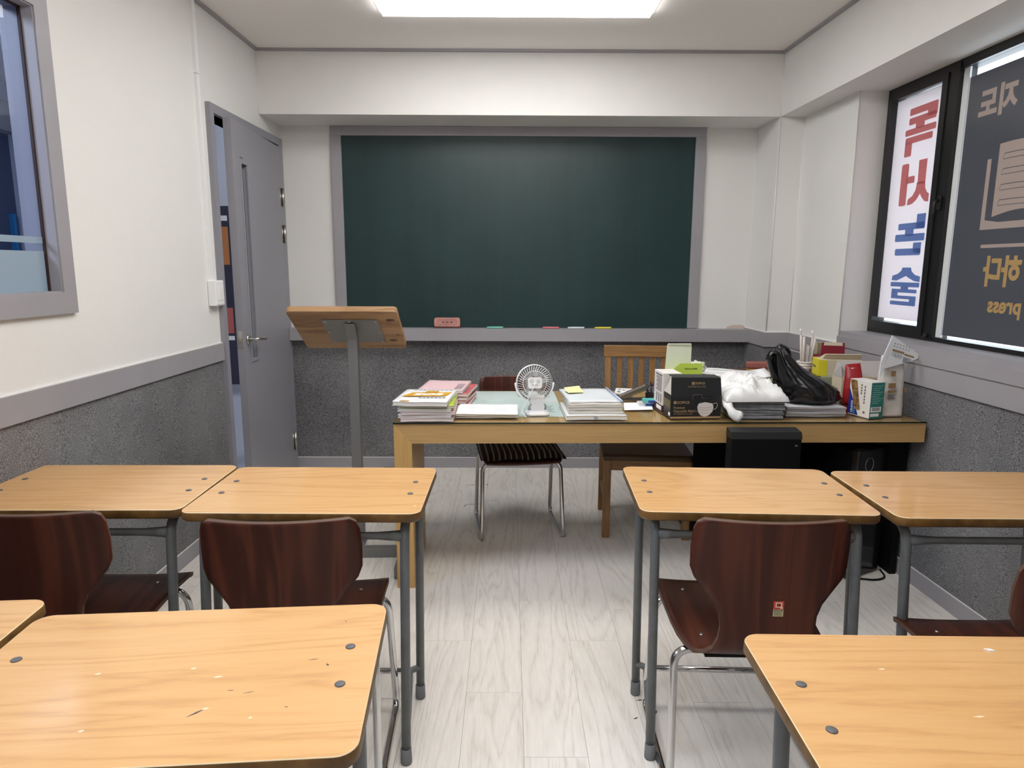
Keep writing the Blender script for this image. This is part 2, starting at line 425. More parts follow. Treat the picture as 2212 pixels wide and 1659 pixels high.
# ceiling
b = B(); b.box(-4.2, YR - 0.1, ZC, 2.3, 5.2, ZC + 0.08)
ceiling = struct(b.build('ceiling', 'ceiling'), 'flat off-white ceiling over the classroom', 'ceiling')

# walls -----------------------------------------------------------------
WY0, WY1, WZ0, WZ1 = 0.62, 2.336, 1.300, 2.211      # opening of the inner window in the left wall
DY0, DY1, DZ = 3.575, 4.515, 2.150                  # door opening
b = B()
for y0, y1, z0, z1 in ((YR, WY0, 0, ZC), (WY0, WY1, 0, WZ0), (WY0, WY1, WZ1, ZC), (WY1, DY0, 0, ZC), (DY0, DY1, DZ, ZC), (DY1, 4.7, 0, ZC)):
    side(b, XL, y0, y1, z0, z1, -0.095, 0.0)
wall_left = struct(b.build('wall_left', 'paper_wall'), 'white embossed wall with the inner window and door', 'wall')
b = B(); side(b, XL, YR, DY0 - 0.045, BB, RB, 0.0, 0.003); b.build('wainscot', 'wainscot', wall_left)

b = B(); b.box(-1.63, YB, 0, 2.3, YB + 0.12, ZC)
wall_back = struct(b.build('wall_back', 'paper_wall'), 'white wall behind the green blackboard', 'wall')
b = B(); b.box(XL(YB), YB - 0.003, BB, XR(YB), YB, RB); b.build('wainscot', 'wainscot', wall_back)

SY0, SY1, SZ = 0.45, 3.640, 1.030                   # outside window opening
b = B()
side(b, XW, YR, SY0, 0, ZB, 0, 0.32); side(b, XW, SY0, SY1, 0, SZ, 0, 0.32); side(b, XW, SY1, YB, 0, ZB, 0, 0.32)
wall_right = struct(b.build('wall_right', 'paper_wall'), 'white wall around the black-framed window', 'wall')
b = B(); side(b, XW, YR, YF, BB, RB - 0.02, -0.003, 0.0); b.build('wainscot', 'wainscot', wall_right)
b = B()
b.box(-4.2, YR - 0.1, 0, 2.3, YR, ZC)
struct(b.build('wall_rear', 'paper_wall'), 'white wall behind the camera', 'wall')

# boxed column and beams
b = B(); b.hexa([(XR(YF), YF, 0), (2.15, YF, 0), (2.15, YB, 0), (XR(YB), YB, 0), (XR(YF), YF, ZB), (2.15, YF, ZB), (2.15, YB, ZB), (XR(YB), YB, ZB)])
column = struct(b.build('wall_column', 'paper_wall'), 'white boxed column in the corner right of the blackboard', 'column')
b = B(); b.hexa([(XR(YF) - 0.003, YF - 0.003, BB), (XW(YF), YF - 0.003, BB), (XW(YF), YB, BB), (XR(YB) - 0.003, YB - 0.003, BB),
                 (XR(YF) - 0.003, YF - 0.003, RB), (XW(YF), YF - 0.003, RB), (XW(YF), YB, RB), (XR(YB) - 0.003, YB - 0.003, RB)])
b.build('wainscot', 'wainscot', column)
b = B(); b.box(-1.63, YF, ZB, XR(YF) + 0.02, YB, ZC)
beam1 = struct(b.build('ceiling_beam', 'paper_wall'), 'white boxed beam above the blackboard', 'beam')
b = B(); side(b, XR, YR, YB, ZB, ZC, 0, 0.62)
beam2 = struct(b.build('ceiling_beam', 'paper_wall'), 'white boxed beam above the black-framed window', 'beam')
# caulked corner beads
def bead(parent, x, y, z0, z1, r=0.004):
    q = B(); q.tube([(x, y, z0), (x, y, z1)], r, 8); q.build('corner_bead', 'bead', parent)
bead(column, XR(YF), YF, RT + 0.01, ZB); bead(column, XW(YF) - 0.001, YF - 0.001, RT + 0.01, ZB, 0.0035); bead(column, XR(YB), YB - 0.001, RT + 0.01, ZB, 0.002)
bead(wall_right, XW(SY1), SY1, SZ + 0.005, ZB, 0.0035)
bead(beam2, XR(YF) - 0.001, YF - 0.001, ZB, ZC - 0.03, 0.004); bead(beam1, XL(YF) + 0.001, YF - 0.001, ZB, ZC - 0.03, 0.003)

# trims -----------------------------------------------------------------
def trim(name, fn, label):
    q = B(); fn(q); return struct(q.build(name, 'trim'), label, 'trim')
trim('trim_1', lambda q: side(q, XL, YR, YF, ZC - 0.014, ZC, 0.0, 0.020), 'grey ceiling trim along the left wall')
trim('trim_2', lambda q: q.box(XL(YF) + 0.020, YF - 0.020, ZC - 0.014, XR(YF) - 0.020, YF, ZC), 'grey ceiling trim along the beam above the blackboard')
trim('trim_3', lambda q: side(q, XR, YR, YF, ZC - 0.014, ZC, -0.020, 0.0), 'grey ceiling trim along the beam above the window')
trim('trim_4', lambda q: side(q, XL, YR, DY0 - 0.043, RB, RT, 0.0, 0.014), 'grey dado rail on the left wall')
rail = trim('trim_5', lambda q: q.hexa([(XL(4.5) + 0.026, 4.497, RB), (XR(4.497) - 0.014, 4.497, RB), (XR(YB) - 0.014, YB, RB), (XL(YB) + 0.026, YB, RB),
                                        (XL(4.5) + 0.026, 4.497, 0.986), (XR(4.497) - 0.014, 4.497, 0.986), (XR(YB) - 0.014, YB, 0.986), (XL(YB) + 0.026, YB, 0.986)]), 'deep grey chalk ledge under the blackboard')
def _colrail(q):
    a = 0.014
    q.hexa([(XR(YF) - a, YF - a, RB), (XW(YF) - a, YF - a, RB), (XW(YF), YB, RB), (XR(YB) - a, YB, RB),
            (XR(YF) - a, YF - a, RT), (XW(YF) - a, YF - a, RT), (XW(YF), YB, RT), (XR(YB) - a, YB, RT)])
trim('trim_6', _colrail, 'grey dado rail wrapped around the boxed column')
trim('trim_7', lambda q: (side(q, XW, SY1 - 0.02, YF - 0.014, RB, RT, -0.014, 0.0), side(q, XW, YR, SY1 - 0.02, 0.888, 0.981, -0.014, 0.0)), 'grey dado rail below the black-framed window')
trim('baseboard_left', lambda q: side(q, XL, YR, DY0 - 0.045, 0, BB, 0.0, 0.011), 'grey baseboard along the left wall')
trim('baseboard_back', lambda q: q.box(XL(YB) + 0.002, YB - 0.012, 0, XR(YB), YB, BB), 'grey baseboard under the blackboard wall')
trim('baseboard_right', lambda q: side(q, XW, YR, YF, 0, BB, -0.011, 0.0), 'grey baseboard along the window wall')
trim('baseboard_column', lambda q: q.hexa([(XR(YF) - .011, YF - .011, 0), (XW(YF), YF - .011, 0), (XW(YF), YB, 0), (XR(YB) - .011, YB - .012, 0),
     (XR(YF) - .011, YF - .011, BB), (XW(YF), YF - .011, BB), (XW(YF), YB, BB), (XR(YB) - .011, YB - .012, BB)]), 'grey baseboard around the boxed column')

# caulk lines on top of the rails, and a chalky stain at the end of the ledge
q = B(); side(q, XL, YR, DY0 - 0.043, RT, RT + 0.0035, 0.0, 0.008); q.build('caulk_line', 'bead', wall_left)
q = B(); side(q, XL, YR, DY0 - 0.045, BB, BB + 0.003, 0.0, 0.008); q.build('caulk_line', 'bead', wall_left)
q = B(); side(q, XW, SY1 - 0.018, YF - 0.014, RT, RT + 0.0035, -0.008, 0.0); q.build('caulk_line', 'bead', wall_right)
q = B(); side(q, XW, YR, YF - 0.011, BB, BB + 0.003, -0.008, 0.0); q.build('caulk_line', 'bead', wall_right)
q = B(); q.box(XL(YB) + 0.005, YB - 0.008, BB, XR(YB) - 0.011, YB, BB + 0.003); q.build('caulk_line', 'bead', wall_back)
q = B(); q.box(XR(YF) - 0.008, YF - 0.008, RT, XW(YF) - 0.008, YF, RT + 0.0035); q.hexa([(XR(YF) - .008, YF, RT), (XR(YF), YF, RT), (XR(YB), YB, RT), (XR(YB) - .008, YB, RT), (XR(YF) - .008, YF, RT + .0035), (XR(YF), YF, RT + .0035), (XR(YB), YB, RT + .0035), (XR(YB) - .008, YB, RT + .0035)]); q.build('caulk_line', 'bead', column)
q = B(); q.prism([(1.475, .986), (1.60, .986), (1.602, 1.004), (1.575, 1.012), (1.515, 1.010), (1.478, .998)], YB - .0008, YB - .0002, f=lambda x, z, y: (x, y, z)); q.build('chalk_stain', plain('pinkish_stain', (.62, .50, .46, 1), .9), wall_back)

# ------------------------------------------------------------------ outside window (right wall)
win = thing('window_1', 'black aluminium window with printed films facing the street', 'window', kind='structure')
GX = 0.150                                         # frame face behind the wall face
def XG(y): return XW(y) + GX
b = B(); side(b, XW, SY0, SY1, SZ, 1.060, 0.0, GX + 0.1); side(b, XW, SY0 - 0.02, SY1 - 0.018, 0.981, 1.036, -0.020, 0.02)
b.build('window_sill', 'trim', win)
zlo, zhi = 1.060, 2.276
ym0, ym1 = 3.165, 3.118                            # mullion
def bar(y0, y1, z0, z1, o0=0.0, o1=0.07):
    q = B(); side(q, XG, y0, y1, z0, z1, o0, o1); return q.build('frame_bar', 'black_metal', win)
bar(3.612, SY1, zlo, zhi); bar(SY0, SY1, zhi - 0.028, ZB, 0, 0.07); bar(SY0, SY1, 1.056, 1.080); bar(3.10, 3.165, 1.07, zhi, -0.006, 0.07); bar(SY0, SY0 + 0.05, zlo, zhi)
bar(1.62, 1.70, 1.07, zhi, -0.006, 0.07)
# small opening sash
sash = B(); so = -0.012
for y0, y1, z0, z1 in ((3.586, 3.614, 1.080, 2.250), (3.165, 3.203, 1.080, 2.250), (3.203, 3.586, 1.080, 1.122), (3.203, 3.586, 2.222, 2.250)):
    side(sash, XG, y0, y1, z0, z1, so, 0.05)
sash_o = sash.build('sash', 'black_metal', win)
b = B(); side(b, XG, 3.203, 3.586, 1.122, 2.222, 0.022, 0.026); b.build('pane', 'pane', sash_o)
wf = B(); side(wf, XG, 3.205, 3.583, 1.140, 2.218, 0.018, 0.0205); wfo = wf.build('film', 'film_white', sash_o)
wfo['label'] = 'white backlit film with red and blue lettering'
h = B()
hp = fillet([(XG(3.14) - 0.010, 3.135, 1.70), (XG(3.14) - 0.032, 3.135, 1.692), (XG(3.14) - 0.034, 3.135, 1.66), (XG(3.14) - 0.030, 3.135, 1.62)], 0.012)
h.tube(hp, 0.007, 8); h.box(XG(3.15) - 0.016, 3.122, 1.655, XG(3.15) - 0.003, 3.150, 1.715, 0.003); h.build('window_handle', 'black_metal', win)
b = B(); b.lathe([(0.011, 0), (0.011, 0.012), (0.008, 0.016)], 12, c=(XG(3.13) - 0.022, 3.13, 1.085), axis='x'); b.build('latch', 'black_metal', win)

# letters of the small sash, drawn the way they read from inside (mirrored); u far->near, v down
def glyph(polys, z_top, z_bot, mat, y_far=3.492, y_near=3.262, off=0.0165):
    q = B()
    for poly in polys:
        pts = [(y_far + (y_near - y_far) * u, z_top + (z_bot - z_top) * v) for u, v in poly]
        q.prism(pts, off - 0.0006, off + 0.0012, f=lambda y, z, d: (XG(y) + d, y, z))
    return q.build('lettering', mat, wfo)
def R_(u0, v0, u1, v1, c=0.035):
    return [(u0 + c, v0), (u1 - c, v0), (u1, v0 + c), (u1, v1 - c), (u1 - c, v1), (u0 + c, v1), (u0, v1 - c), (u0, v0 + c)]
glyph([R_(.1, 0, 1, .145, .02), R_(.7, .13, 1, .27, .01), R_(.1, .2, .98, .34, .02), R_(.34, .33, .62, .45, .001), R_(0, .43, 1, .56, .02), R_(.03, .6, .92, .735, .02), R_(.03, .7, .26, 1, .02)], 2.160, 1.935, 'film_red')
glyph([R_(0, .02, .24, 1, .03), R_(.2, .33, .47, .49, .02), [(.58, 0), (.84, 0), (.84, .55), (.60, .55)],
       [(.58, .5), (.84, .5), (.86, .66), (.93, .76), (1.0, .8), (1.0, .98), (.88, .96), (.76, .84), (.71, .76), (.6, .9), (.46, .985), (.30, 1.0), (.32, .86), (.46, .8), (.55, .68)]], 1.905, 1.700, 'film_red')
glyph([R_(.70, 0, .98, .34, .01), R_(.08, .20, .97, .36, .02), R_(.34, .34, .62, .52, .001), R_(.0, .47, 1, .65, .02), R_(.66, .69, .92, .95, .01), R_(.04, .83, .92, 1, .03)], 1.652, 1.457, 'film_blue')
glyph([[(.38, 0), (.66, 0), (.70, .10), (.82, .19), (1.0, .23), (1.0, .37), (.82, .35), (.62, .27), (.52, .22), (.4, .27), (.2, .35), (.02, .34), (.04, .22), (.22, .17), (.34, .09)],
       R_(0, .39, 1, .51, .015), R_(.38, .5, .64, .585, .001), R_(.06, .57, .93, .665, .015), R_(.06, .65, .28, .76, .001), R_(.06, .745, .93, .83, .015), R_(.72, .82, .93, .9, .001), R_(.04, .895, .93, 1, .02)], 1.398, 1.212, 'film_blue')

# large fixed pane with the dark sign film
b = B(); side(b, XG, SY0 + 0.05, 3.10, 1.080, 2.248, 0.022, 0.026); b.build('pane', 'pane', win)
dz0, dz1, dy1 = 1.094, 2.200, 3.060
df = B(); side(df, XG, SY0 + 0.08, dy1, dz0, dz1, 0.017, 0.0195); dfo = df.build('film', 'film_dark', win)
dfo['label'] = 'dark navy sign film with tan and gold print'
sl = B(); side(sl, XG, 3.062, 3.098, 1.082, 2.246, 0.012, 0.020); sl.build('daylight_strip', plain('daylight_white', (0.75, 0.78, 0.8, 1), 0.4), win)  # white bar standing in for the daylight gap between film and frame
def onfilm(y, z, d=0.0165): return Vector((XG(y) + d, y, z))
fdir = (-0.0324, 1, 0)
lettering('lettering', '지도', 0.125, 'film_tan', dfo, frame_mtx(onfilm(2.988, 2.022), fdir, (0, 0, 1)), 'RIGHT', 0.006, xs=0.92)
lettering('lettering', '하다', 0.128, 'film_gold', dfo, frame_mtx(onfilm(2.848, 1.335), fdir, (0, 0, 1)), 'RIGHT', 0.005, xs=0.86)
lettering('lettering', 'press', 0.088, 'film_gold', dfo, frame_mtx(onfilm(2.800, 1.218), fdir, (0, 0, 1)), 'RIGHT', 0.0028, xs=0.95)
def onprism(poly, mat, d0, d1, name='print'):
    q = B(); q.prism(poly, d0, d1, f=lambda y, z, d: (XG(y) + d, y, z)); return q.build(name, mat, dfo)
# open book emblem, far page then near page
onprism([(2.895, 1.555), (2.86, 1.835), (2.886, 1.835), (2.886, 1.60), (2.850, 1.578), (2.80, 1.570), (2.74, 1.575), (2.68, 1.60), (2.68, 1.57), (2.74, 1.553)][::1] if False else [(2.898, 1.838), (2.898, 1.553), (2.60, 1.553), (2.60, 1.580), (2.80, 1.580), (2.876, 1.592), (2.876, 1.838)], 'film_tan', 0.0158, 0.0168)
arc = [(2.60 + 0.238 * i / 10, 1.872 + 0.02 * math.sin(PI * (0.35 + 0.5 * (1 - i / 10)))) for i in range(11)]
arcb = [(2.838 - 0.238 * i / 10, 1.602 + 0.022 * math.sin(PI * 0.75 * i / 10)) for i in range(11)]
onprism(arc + arcb, 'film_tan', 0.0158, 0.0168)
for k, zz in enumerate((1.832, 1.772, 1.711, 1.651)):
    pl = []
    for i in range(9): pl.append((2.59 + 0.215 * i / 8, zz + 0.010 + 0.008 * math.sin(PI * (0.4 + 0.55 * (1 - i / 8)))))
    pl += [(2.811, zz + 0.006), (2.811, zz - 0.006)]
    for i in range(9): pl.append((2.805 - 0.215 * i / 8, zz - 0.014 + 0.008 * math.sin(PI * (0.4 + 0.55 * (i / 8)))))
    onprism(pl, 'film_dark', 0.0152, 0.0160, 'page_line')
    cy_ = sum(p[0] for p in pl) / len(pl); cz_ = sum(p[1] for p in pl) / len(pl)
    onprism([(cy_ + (p[0] - cy_) * 0.982, cz_ + (p[1] - cz_) * 0.80) for p in pl], 'film_tan', 0.0147, 0.0154, 'page_line')
q = B(); q.prism([(2.876, 1.478), (2.882, 1.485), (2.876, 1.492), (2.30, 1.492), (2.30, 1.478)], 0.0158, 0.0168, f=lambda y, z, d: (XG(y) + d, y, z)); q.build('print', 'film_tan', dfo)

# ------------------------------------------------------------------ inner window (left wall)
win2 = thing('window_2', 'grey-framed inner window with blue glass and frosted film', 'window', kind='structure')
cs = 0.064
for y0, y1, z0, z1, nm in ((WY0 - cs, WY1 + cs, WZ0 - cs * 1.15, WZ0, 'sill_casing'), (WY0 - cs, WY1 + cs, WZ1, WZ1 + cs * 0.72, 'head_casing'), (WY1, WY1 + cs, WZ0, WZ1, 'side_casing'), (WY0 - cs, WY0, WZ0, WZ1, 'side_casing')):
    q = B(); side(q, XL, y0, y1, z0, z1, 0.0, 0.016); q.build(nm, 'trim', win2)
q = B()
for y0, y1, z0, z1 in ((WY1 - 0.004, WY1 + 0.001, WZ0, WZ1), (WY0, WY0 + 0.004, WZ0, WZ1), (WY0, WY1, WZ0, WZ0 + 0.004), (WY0, WY1, WZ1 - 0.004, WZ1)):
    side(q, XL, y0, y1, z0, z1, -0.098, 0.010)
q.build('reveal', 'trim', win2)
q = B(); side(q, XL, WY0 + 0.002, WY1 - 0.004, WZ0 + 0.004, WZ1 - 0.004, -0.040, -0.035); q.build('pane', 'blue_pane', win2)
q = B(); side(q, XL, WY0 + 0.004, WY1 - 0.002, WZ0 + 0.004, WZ0 + 0.137, -0.034, -0.033); q.build('frosted_film', 'frost', win2)
q = B(); side(q, XL, WY0 + 0.004, WY1 - 0.006, WZ0 + 0.163, WZ0 + 0.184, -0.034, -0.033); q.build('frosted_film', 'frost', win2)
q = B(); side(q, XL, WY1 - 0.010, WY1 - 0.004, WZ0, WZ1, -0.035, -0.026); side(q, XL, WY0, WY1, WZ1 - 0.01, WZ1 - 0.004, -0.035, -0.026)
q.build('gasket', plain('dark_red_gasket', (0.03, 0.012, 0.012, 1), 0.6), win2)

# ------------------------------------------------------------------ door
door = thing('door_1', 'grey painted door standing ajar with a narrow glass slit', 'door', kind='structure')
q = B(); side(q, XL, DY0 - 0.042, DY0, 0, DZ + 0.045, -0.10, 0.024); q.build('jamb', 'door', door)
q = B(); side(q, XL, DY1 - 0.03, DY1 + 0.03, 0, DZ + 0.045, -0.10, 0.024); q.build('jamb', 'door', door)
q = B(); side(q, XL, DY0, DY1 - 0.03, DZ, DZ + 0.045, -0.10, 0.024); q.build('head_jamb', 'door', door)
LW_, LH, LT = 0.868, 2.125, 0.038
hx, hy = XL(4.485) + 0.024, 4.483
leaf_ang = math.radians(2.9)
lm = Matrix.Translation((hx, hy, 0.012)) @ Matrix.Rotation(leaf_ang, 4, 'Z')
# leaf local: -y from the hinge, +x into the room face
q = B()
sy0, sy1, sz0, sz1 = -0.752, -0.655, 0.865, 1.920     # glass slit
for y0, y1, z0, z1 in ((-LW_, sy0, 0, LH), (sy1, 0, 0, LH), (sy0, sy1, 0, sz0), (sy0, sy1, sz1, LH)):
    q.box(-LT, y0, z0, 0, y1, z1)
q.xf(lm); leaf = q.build('door_leaf', 'door', door)
q = B()
for y0, y1, z0, z1 in ((sy0 - .012, sy0 + .002, sz0 - .012, sz1 + .012), (sy1 - .002, sy1 + .012, sz0 - .012, sz1 + .012), (sy0, sy1, sz0 - .012, sz0 + .002), (sy0, sy1, sz1 - .002, sz1 + .012)):
    q.box(-0.006, y0, z0, 0.006, y1, z1, 0.002)
q.xf(lm); q.build('slit_frame', 'door', leaf)
q = B(); q.box(-0.026, sy0, sz0, -0.022, sy1, sz1); q.xf(lm); q.build('slit_glass', 'slit', leaf)
q = B(); hz = 0.985
q.lathe([(0.028, 0), (0.028, 0.006), (0.022, 0.011)], 20, c=(0, -LW_ + 0.062, hz), axis='x')
q.tube(fillet([(0.0, -LW_ + .062, hz), (0.055, -LW_ + .062, hz), (0.060, -LW_ + .10, hz + .002), (0.058, -LW_ + .185, hz - 0.008)], 0.02), 0.0095, 10)
q.xf(lm); q.build('lever_handle', 'steel', leaf)
q = B(); q.box(-0.031, -LW_ - 0.0015, hz - 0.045, -0.007, -LW_, hz + 0.05, 0.0008); q.box(-0.026, -LW_ - 0.006, hz - 0.014, -0.012, -LW_, hz + 0.016, 0.002); q.xf(lm); q.build('lock_plate', 'steel', leaf)
for zz in (0.20, 1.585, 1.815):
    q = B(); q.box(-0.004, -0.035, zz - 0.055, 0.002, 0.026, zz + 0.055); q.lathe([(0.008, -0.058), (0.008, 0.058)], 12, c=(0.010, 0.006, zz)); q.xf(lm); q.build('hinge', 'steel', leaf)
q = B(); q.box(0, -0.758, 1.944, 0.0006, -0.712, 1.952); q.xf(lm); q.build('maker_plate', 'ink', leaf)

# conduit and switch
q = B(); side(q, XL, 3.437, 3.462, 1.31, 2.30, 0.0, 0.016); side(q, XL, 3.4365, 3.4625, 2.302, ZC - 0.014, 0.0, 0.017)
tag(q.build('cable_conduit', 'white_plastic'), 'white plastic conduit running down the wall to the switch', 'conduit')
sw = thing('light_switch', 'white surface-mounted light switch box at the door frame', 'switch', (XL(3.46), 3.472, 1.255))
q = B(); q.box(0.0, -0.05, -0.064, 0.040, 0.05, 0.064, 0.004); q.build('housing', 'white_plastic', sw)
q = B(); q.box(0.038, -0.044, -0.058, 0.0425, 0.044, 0.058, 0.002); q.build('faceplate', 'white_plastic', sw)
q = B(); q.box(0.042, -0.022, -0.036, 0.046, 0.022, 0.036, 0.002); q.build('rocker', 'white_plastic', sw)

# ------------------------------------------------------------------ ceiling lights (the room's own lamps)
def light_panel(x0, x1, y0, y1, label, m='panel'):
    t = thing('ceiling_light', label, 'light', ((x0 + x1) / 2, (y0 + y1) / 2, ZC), group='flat ceiling panels')
    w, d = (x1 - x0) / 2, (y1 - y0) / 2
    q = B()
    for a in ((-w - .018, -d - .018, w + .018, -d), (-w - .018, d, w + .018, d + .018), (-w - .018, -d, -w, d), (w, -d, w + .018, d)):
        q.box(a[0], a[1], -0.004, a[2], a[3], 0.0)
    q.build('frame', 'white_plastic', t)
    q = B(); q.box(-w, -d, -0.026, w, d, -0.0005, 0.003); q.build('diffuser', m, t)
light_panel(-0.640, 0.697, 3.020, 3.640, 'bright flat LED panel in the ceiling before the blackboard')
light_panel(-0.640, 0.697, 1.560, 2.180, 'flat LED panel in the ceiling above the front row of student desks')
light_panel(-0.640, 0.697, 0.100, 0.720, 'flat LED panel in the ceiling nearest to the rear of the classroom')

# ------------------------------------------------------------------ the room behind the inner window and the door
FX = -3.55
q = B(); q.box(FX - 0.1, YR, 0, FX, 5.1, 2.30)
nb = struct(q.build('wall_neighbour', 'navy'), 'navy wall of the next room behind the inner window', 'wall')
q = B(); q.box(FX - 0.1, YR, 2.30, FX + 0.10, 5.1, 2.50); q.build('beam', 'trim', nb)
q = B(); q.box(FX - 0.1, YR, 2.50, FX + 0.02, 5.1, ZC); q.build('upper_wall', 'pale_blue', nb)
q = B(); q.box(FX - 0.1, 5.0, 0, -1.62, 5.1, ZC); struct(q.build('wall_neighbour_end', 'pale_blue'), 'pale end wall of the next room seen through the door gap', 'wall')
for cx_, cy_, hw_, hl_, mm_, lb_ in ((-2.60, 1.10, .30, .62, 'panel_added', 'added unseen LED panel that brightens the next room, behind the inner window'), (-2.60, 3.66, .14, .24, 'panel3', 'small square lamp in the ceiling of the next room, seen through the inner window')):  # first panel: unseen, added to brighten the next room; second: its visible lamp
    nl = thing('ceiling_light', lb_, 'light', (cx_, cy_, ZC))
    q = B(); q.box(-hw_, -hl_, -0.030, hw_, hl_, -0.0005); q.build('diffuser', mm_, nl)
    q = B()
    for a in ((-hw_ - .015, -hl_ - .015, hw_ + .015, -hl_), (-hw_ - .015, hl_, hw_ + .015, hl_ + .015), (-hw_ - .015, -hl_, -hw_, hl_), (hw_, -hl_, hw_ + .015, hl_)): q.box(a[0], a[1], -.004, a[2], a[3], 0)
    q.build('frame', 'white_plastic', nl)
q = B(); q.box(FX, 4.915, 1.05, FX + 0.03, 4.945, 1.75); tag(q.build('wall_panel', 'cyan'), 'bright blue strip on the navy wall of the next room', 'panel')
nd = thing('door_2', 'grey-framed window of the next room with a note taped on it', 'window', kind='structure')
q = B()
for y0, y1, z0, z1 in ((4.46, 4.53, 0, 2.10), (3.55, 3.62, 0, 2.10), (3.62, 4.46, 2.03, 2.10)): q.box(FX, y0, z0, FX + 0.04, y1, z1)
q.build('frame', 'trim', nd)
q = B(); q.box(FX, 3.62, 0.05, FX + 0.01, 4.46, 2.03); q.build('pane', 'pale_blue', nd)
q = B(); q.box(FX + 0.012, 4.17, 1.20, FX + 0.014, 4.45, 1.62); pn = q.build('note', 'paper', nd)
lettering('lettering', '문의는\n데스크\n\n감사합니다', 0.045, 'ink', pn, frame_mtx((FX + 0.0146, 4.20, 1.54), (0, 1, 0), (0, 0, 1)), 'LEFT', 0.0) if False else None
for k in range(5):
    if k == 3: continue
    q = B(); q.box(FX + 0.0141, 4.30, 1.53 - k * 0.055, FX + 0.0146, 4.43 - 0.02 * (k % 2), 1.545 - k * 0.055); q.build('handwriting', 'ink', pn)
bk = thing('banner_stand', 'dark banner with orange print seen through the door gap', 'banner', (-2.14, 4.80, 0))
q = B(); q.box(-0.55, 0, 0.55, 0.42, 0.02, 1.80); q.build('panel', 'darknavy', bk)
for x0, z0, x1, z1, mm in ((-.1, 1.40, .18, 1.66, 'orange'), (-.2, 1.16, .05, 1.30, 'orange'), (-.15, .92, .18, 1.10, plain('pink_print', (.5, .12, .1, 1), .6)), (-.3, 1.70, .18, 1.735, 'white_plastic'), (-.3, .87, .18, .90, 'white_plastic')):
    q = B(); q.box(x0, -0.004, z0, x1, 0.0, z1); q.build('print', mm, bk)
q = B(); q.box(-0.5, -0.12, 0, -0.45, 0.10, 0.55, .004); q.build('leg', 'black_box', bk)
q = B(); q.box(0.32, -0.12, 0, 0.37, 0.10, 0.55, .004); q.build('leg', 'black_box', bk)

# ------------------------------------------------------------------ blackboard
bbd = thing('blackboard', 'large dark green blackboard in a grey frame', 'blackboard', (0, YB, 0))
q = B(); q.box(-1.096, -0.010, 0.988, 1.203, -0.001, 2.226); q.build('writing_surface', 'board', bbd)
for x0, z0, x1, z1, nm in ((-1.165, 2.226, 1.270, 2.2845, 'frame_rail'), (-1.165, 0.988, -1.096, 2.226, 'frame_stile'), (1.203, 0.988, 1.270, 2.226, 'frame_stile')):
    q = B(); q.box(x0, -0.026, z0, x1, -0.001, z1, 0.002); q.build(nm, 'trim', bbd)
def on_ledge(px_x): return (px_x, 4.520, 0.9865)
er = thing('blackboard_eraser', 'dusty pink blackboard eraser standing on the chalk ledge', 'eraser', (-0.418, 4.535, 0.9865), math.radians(1))
q = B(); q.box(-0.088, -0.022, 0.0, 0.088, 0.02, 0.022, 0.004); q.build('felt', plain('grimy_felt', (0.25, 0.10, 0.085, 1), 0.9, bump=.4), er)
q = B(); q.prism([(p[0], p[1] + 0.042) for p in rrect(0.172, 0.058, 0.014)], -0.030, -0.008, f=lambda x, z, y: (x, y, z)); q.build('grip', plain('dusty_pink', (0.56, 0.27, 0.24, 1), 0.8, var=.15, vscale=25), er)
q = B()
for a in ((-.062, .024, .062, .026), (-.062, .056, .062, .058), (-.062, .024, -.060, .058), (.060, .024, .062, .058), (-.034, .034, -.018, .048), (-.008, .034, .010, .048), (.02, .034, .036, .048)):
    q.box(a[0], -0.0308, a[1], a[2], -0.0298, a[3])
q.build('stamp', plain('brown_stamp', (0.26, 0.12, 0.10, 1), 0.8), er)
for xx, cc, nm in ((-0.80, (.22, .42, .75, 1), 'pale blue'), (-0.098, (.22, .60, .45, 1), 'mint green'), (0.275, (.70, .20, .24, 1), 'pink-red'), (0.445, (.74, .80, .82, 1), 'white'), (0.625, (.80, .66, .08, 1), 'yellow')):
    q = B(); q.tube([(-0.055, 0, 0), (-0.03, 0, 0), (0.045, 0, 0.0), (0.055, 0, 0)], lambda t: 0.0068 if t > .2 else 0.0055, 10)
    tag(q.build('chalk', plain(nm.replace(' ', '_') + '_chalk', cc, 0.9), None, (xx, 4.512, 0.9932)), nm + ' chalk stick lying on the ledge under the blackboard', 'chalk', 'chalk sticks on the ledge')

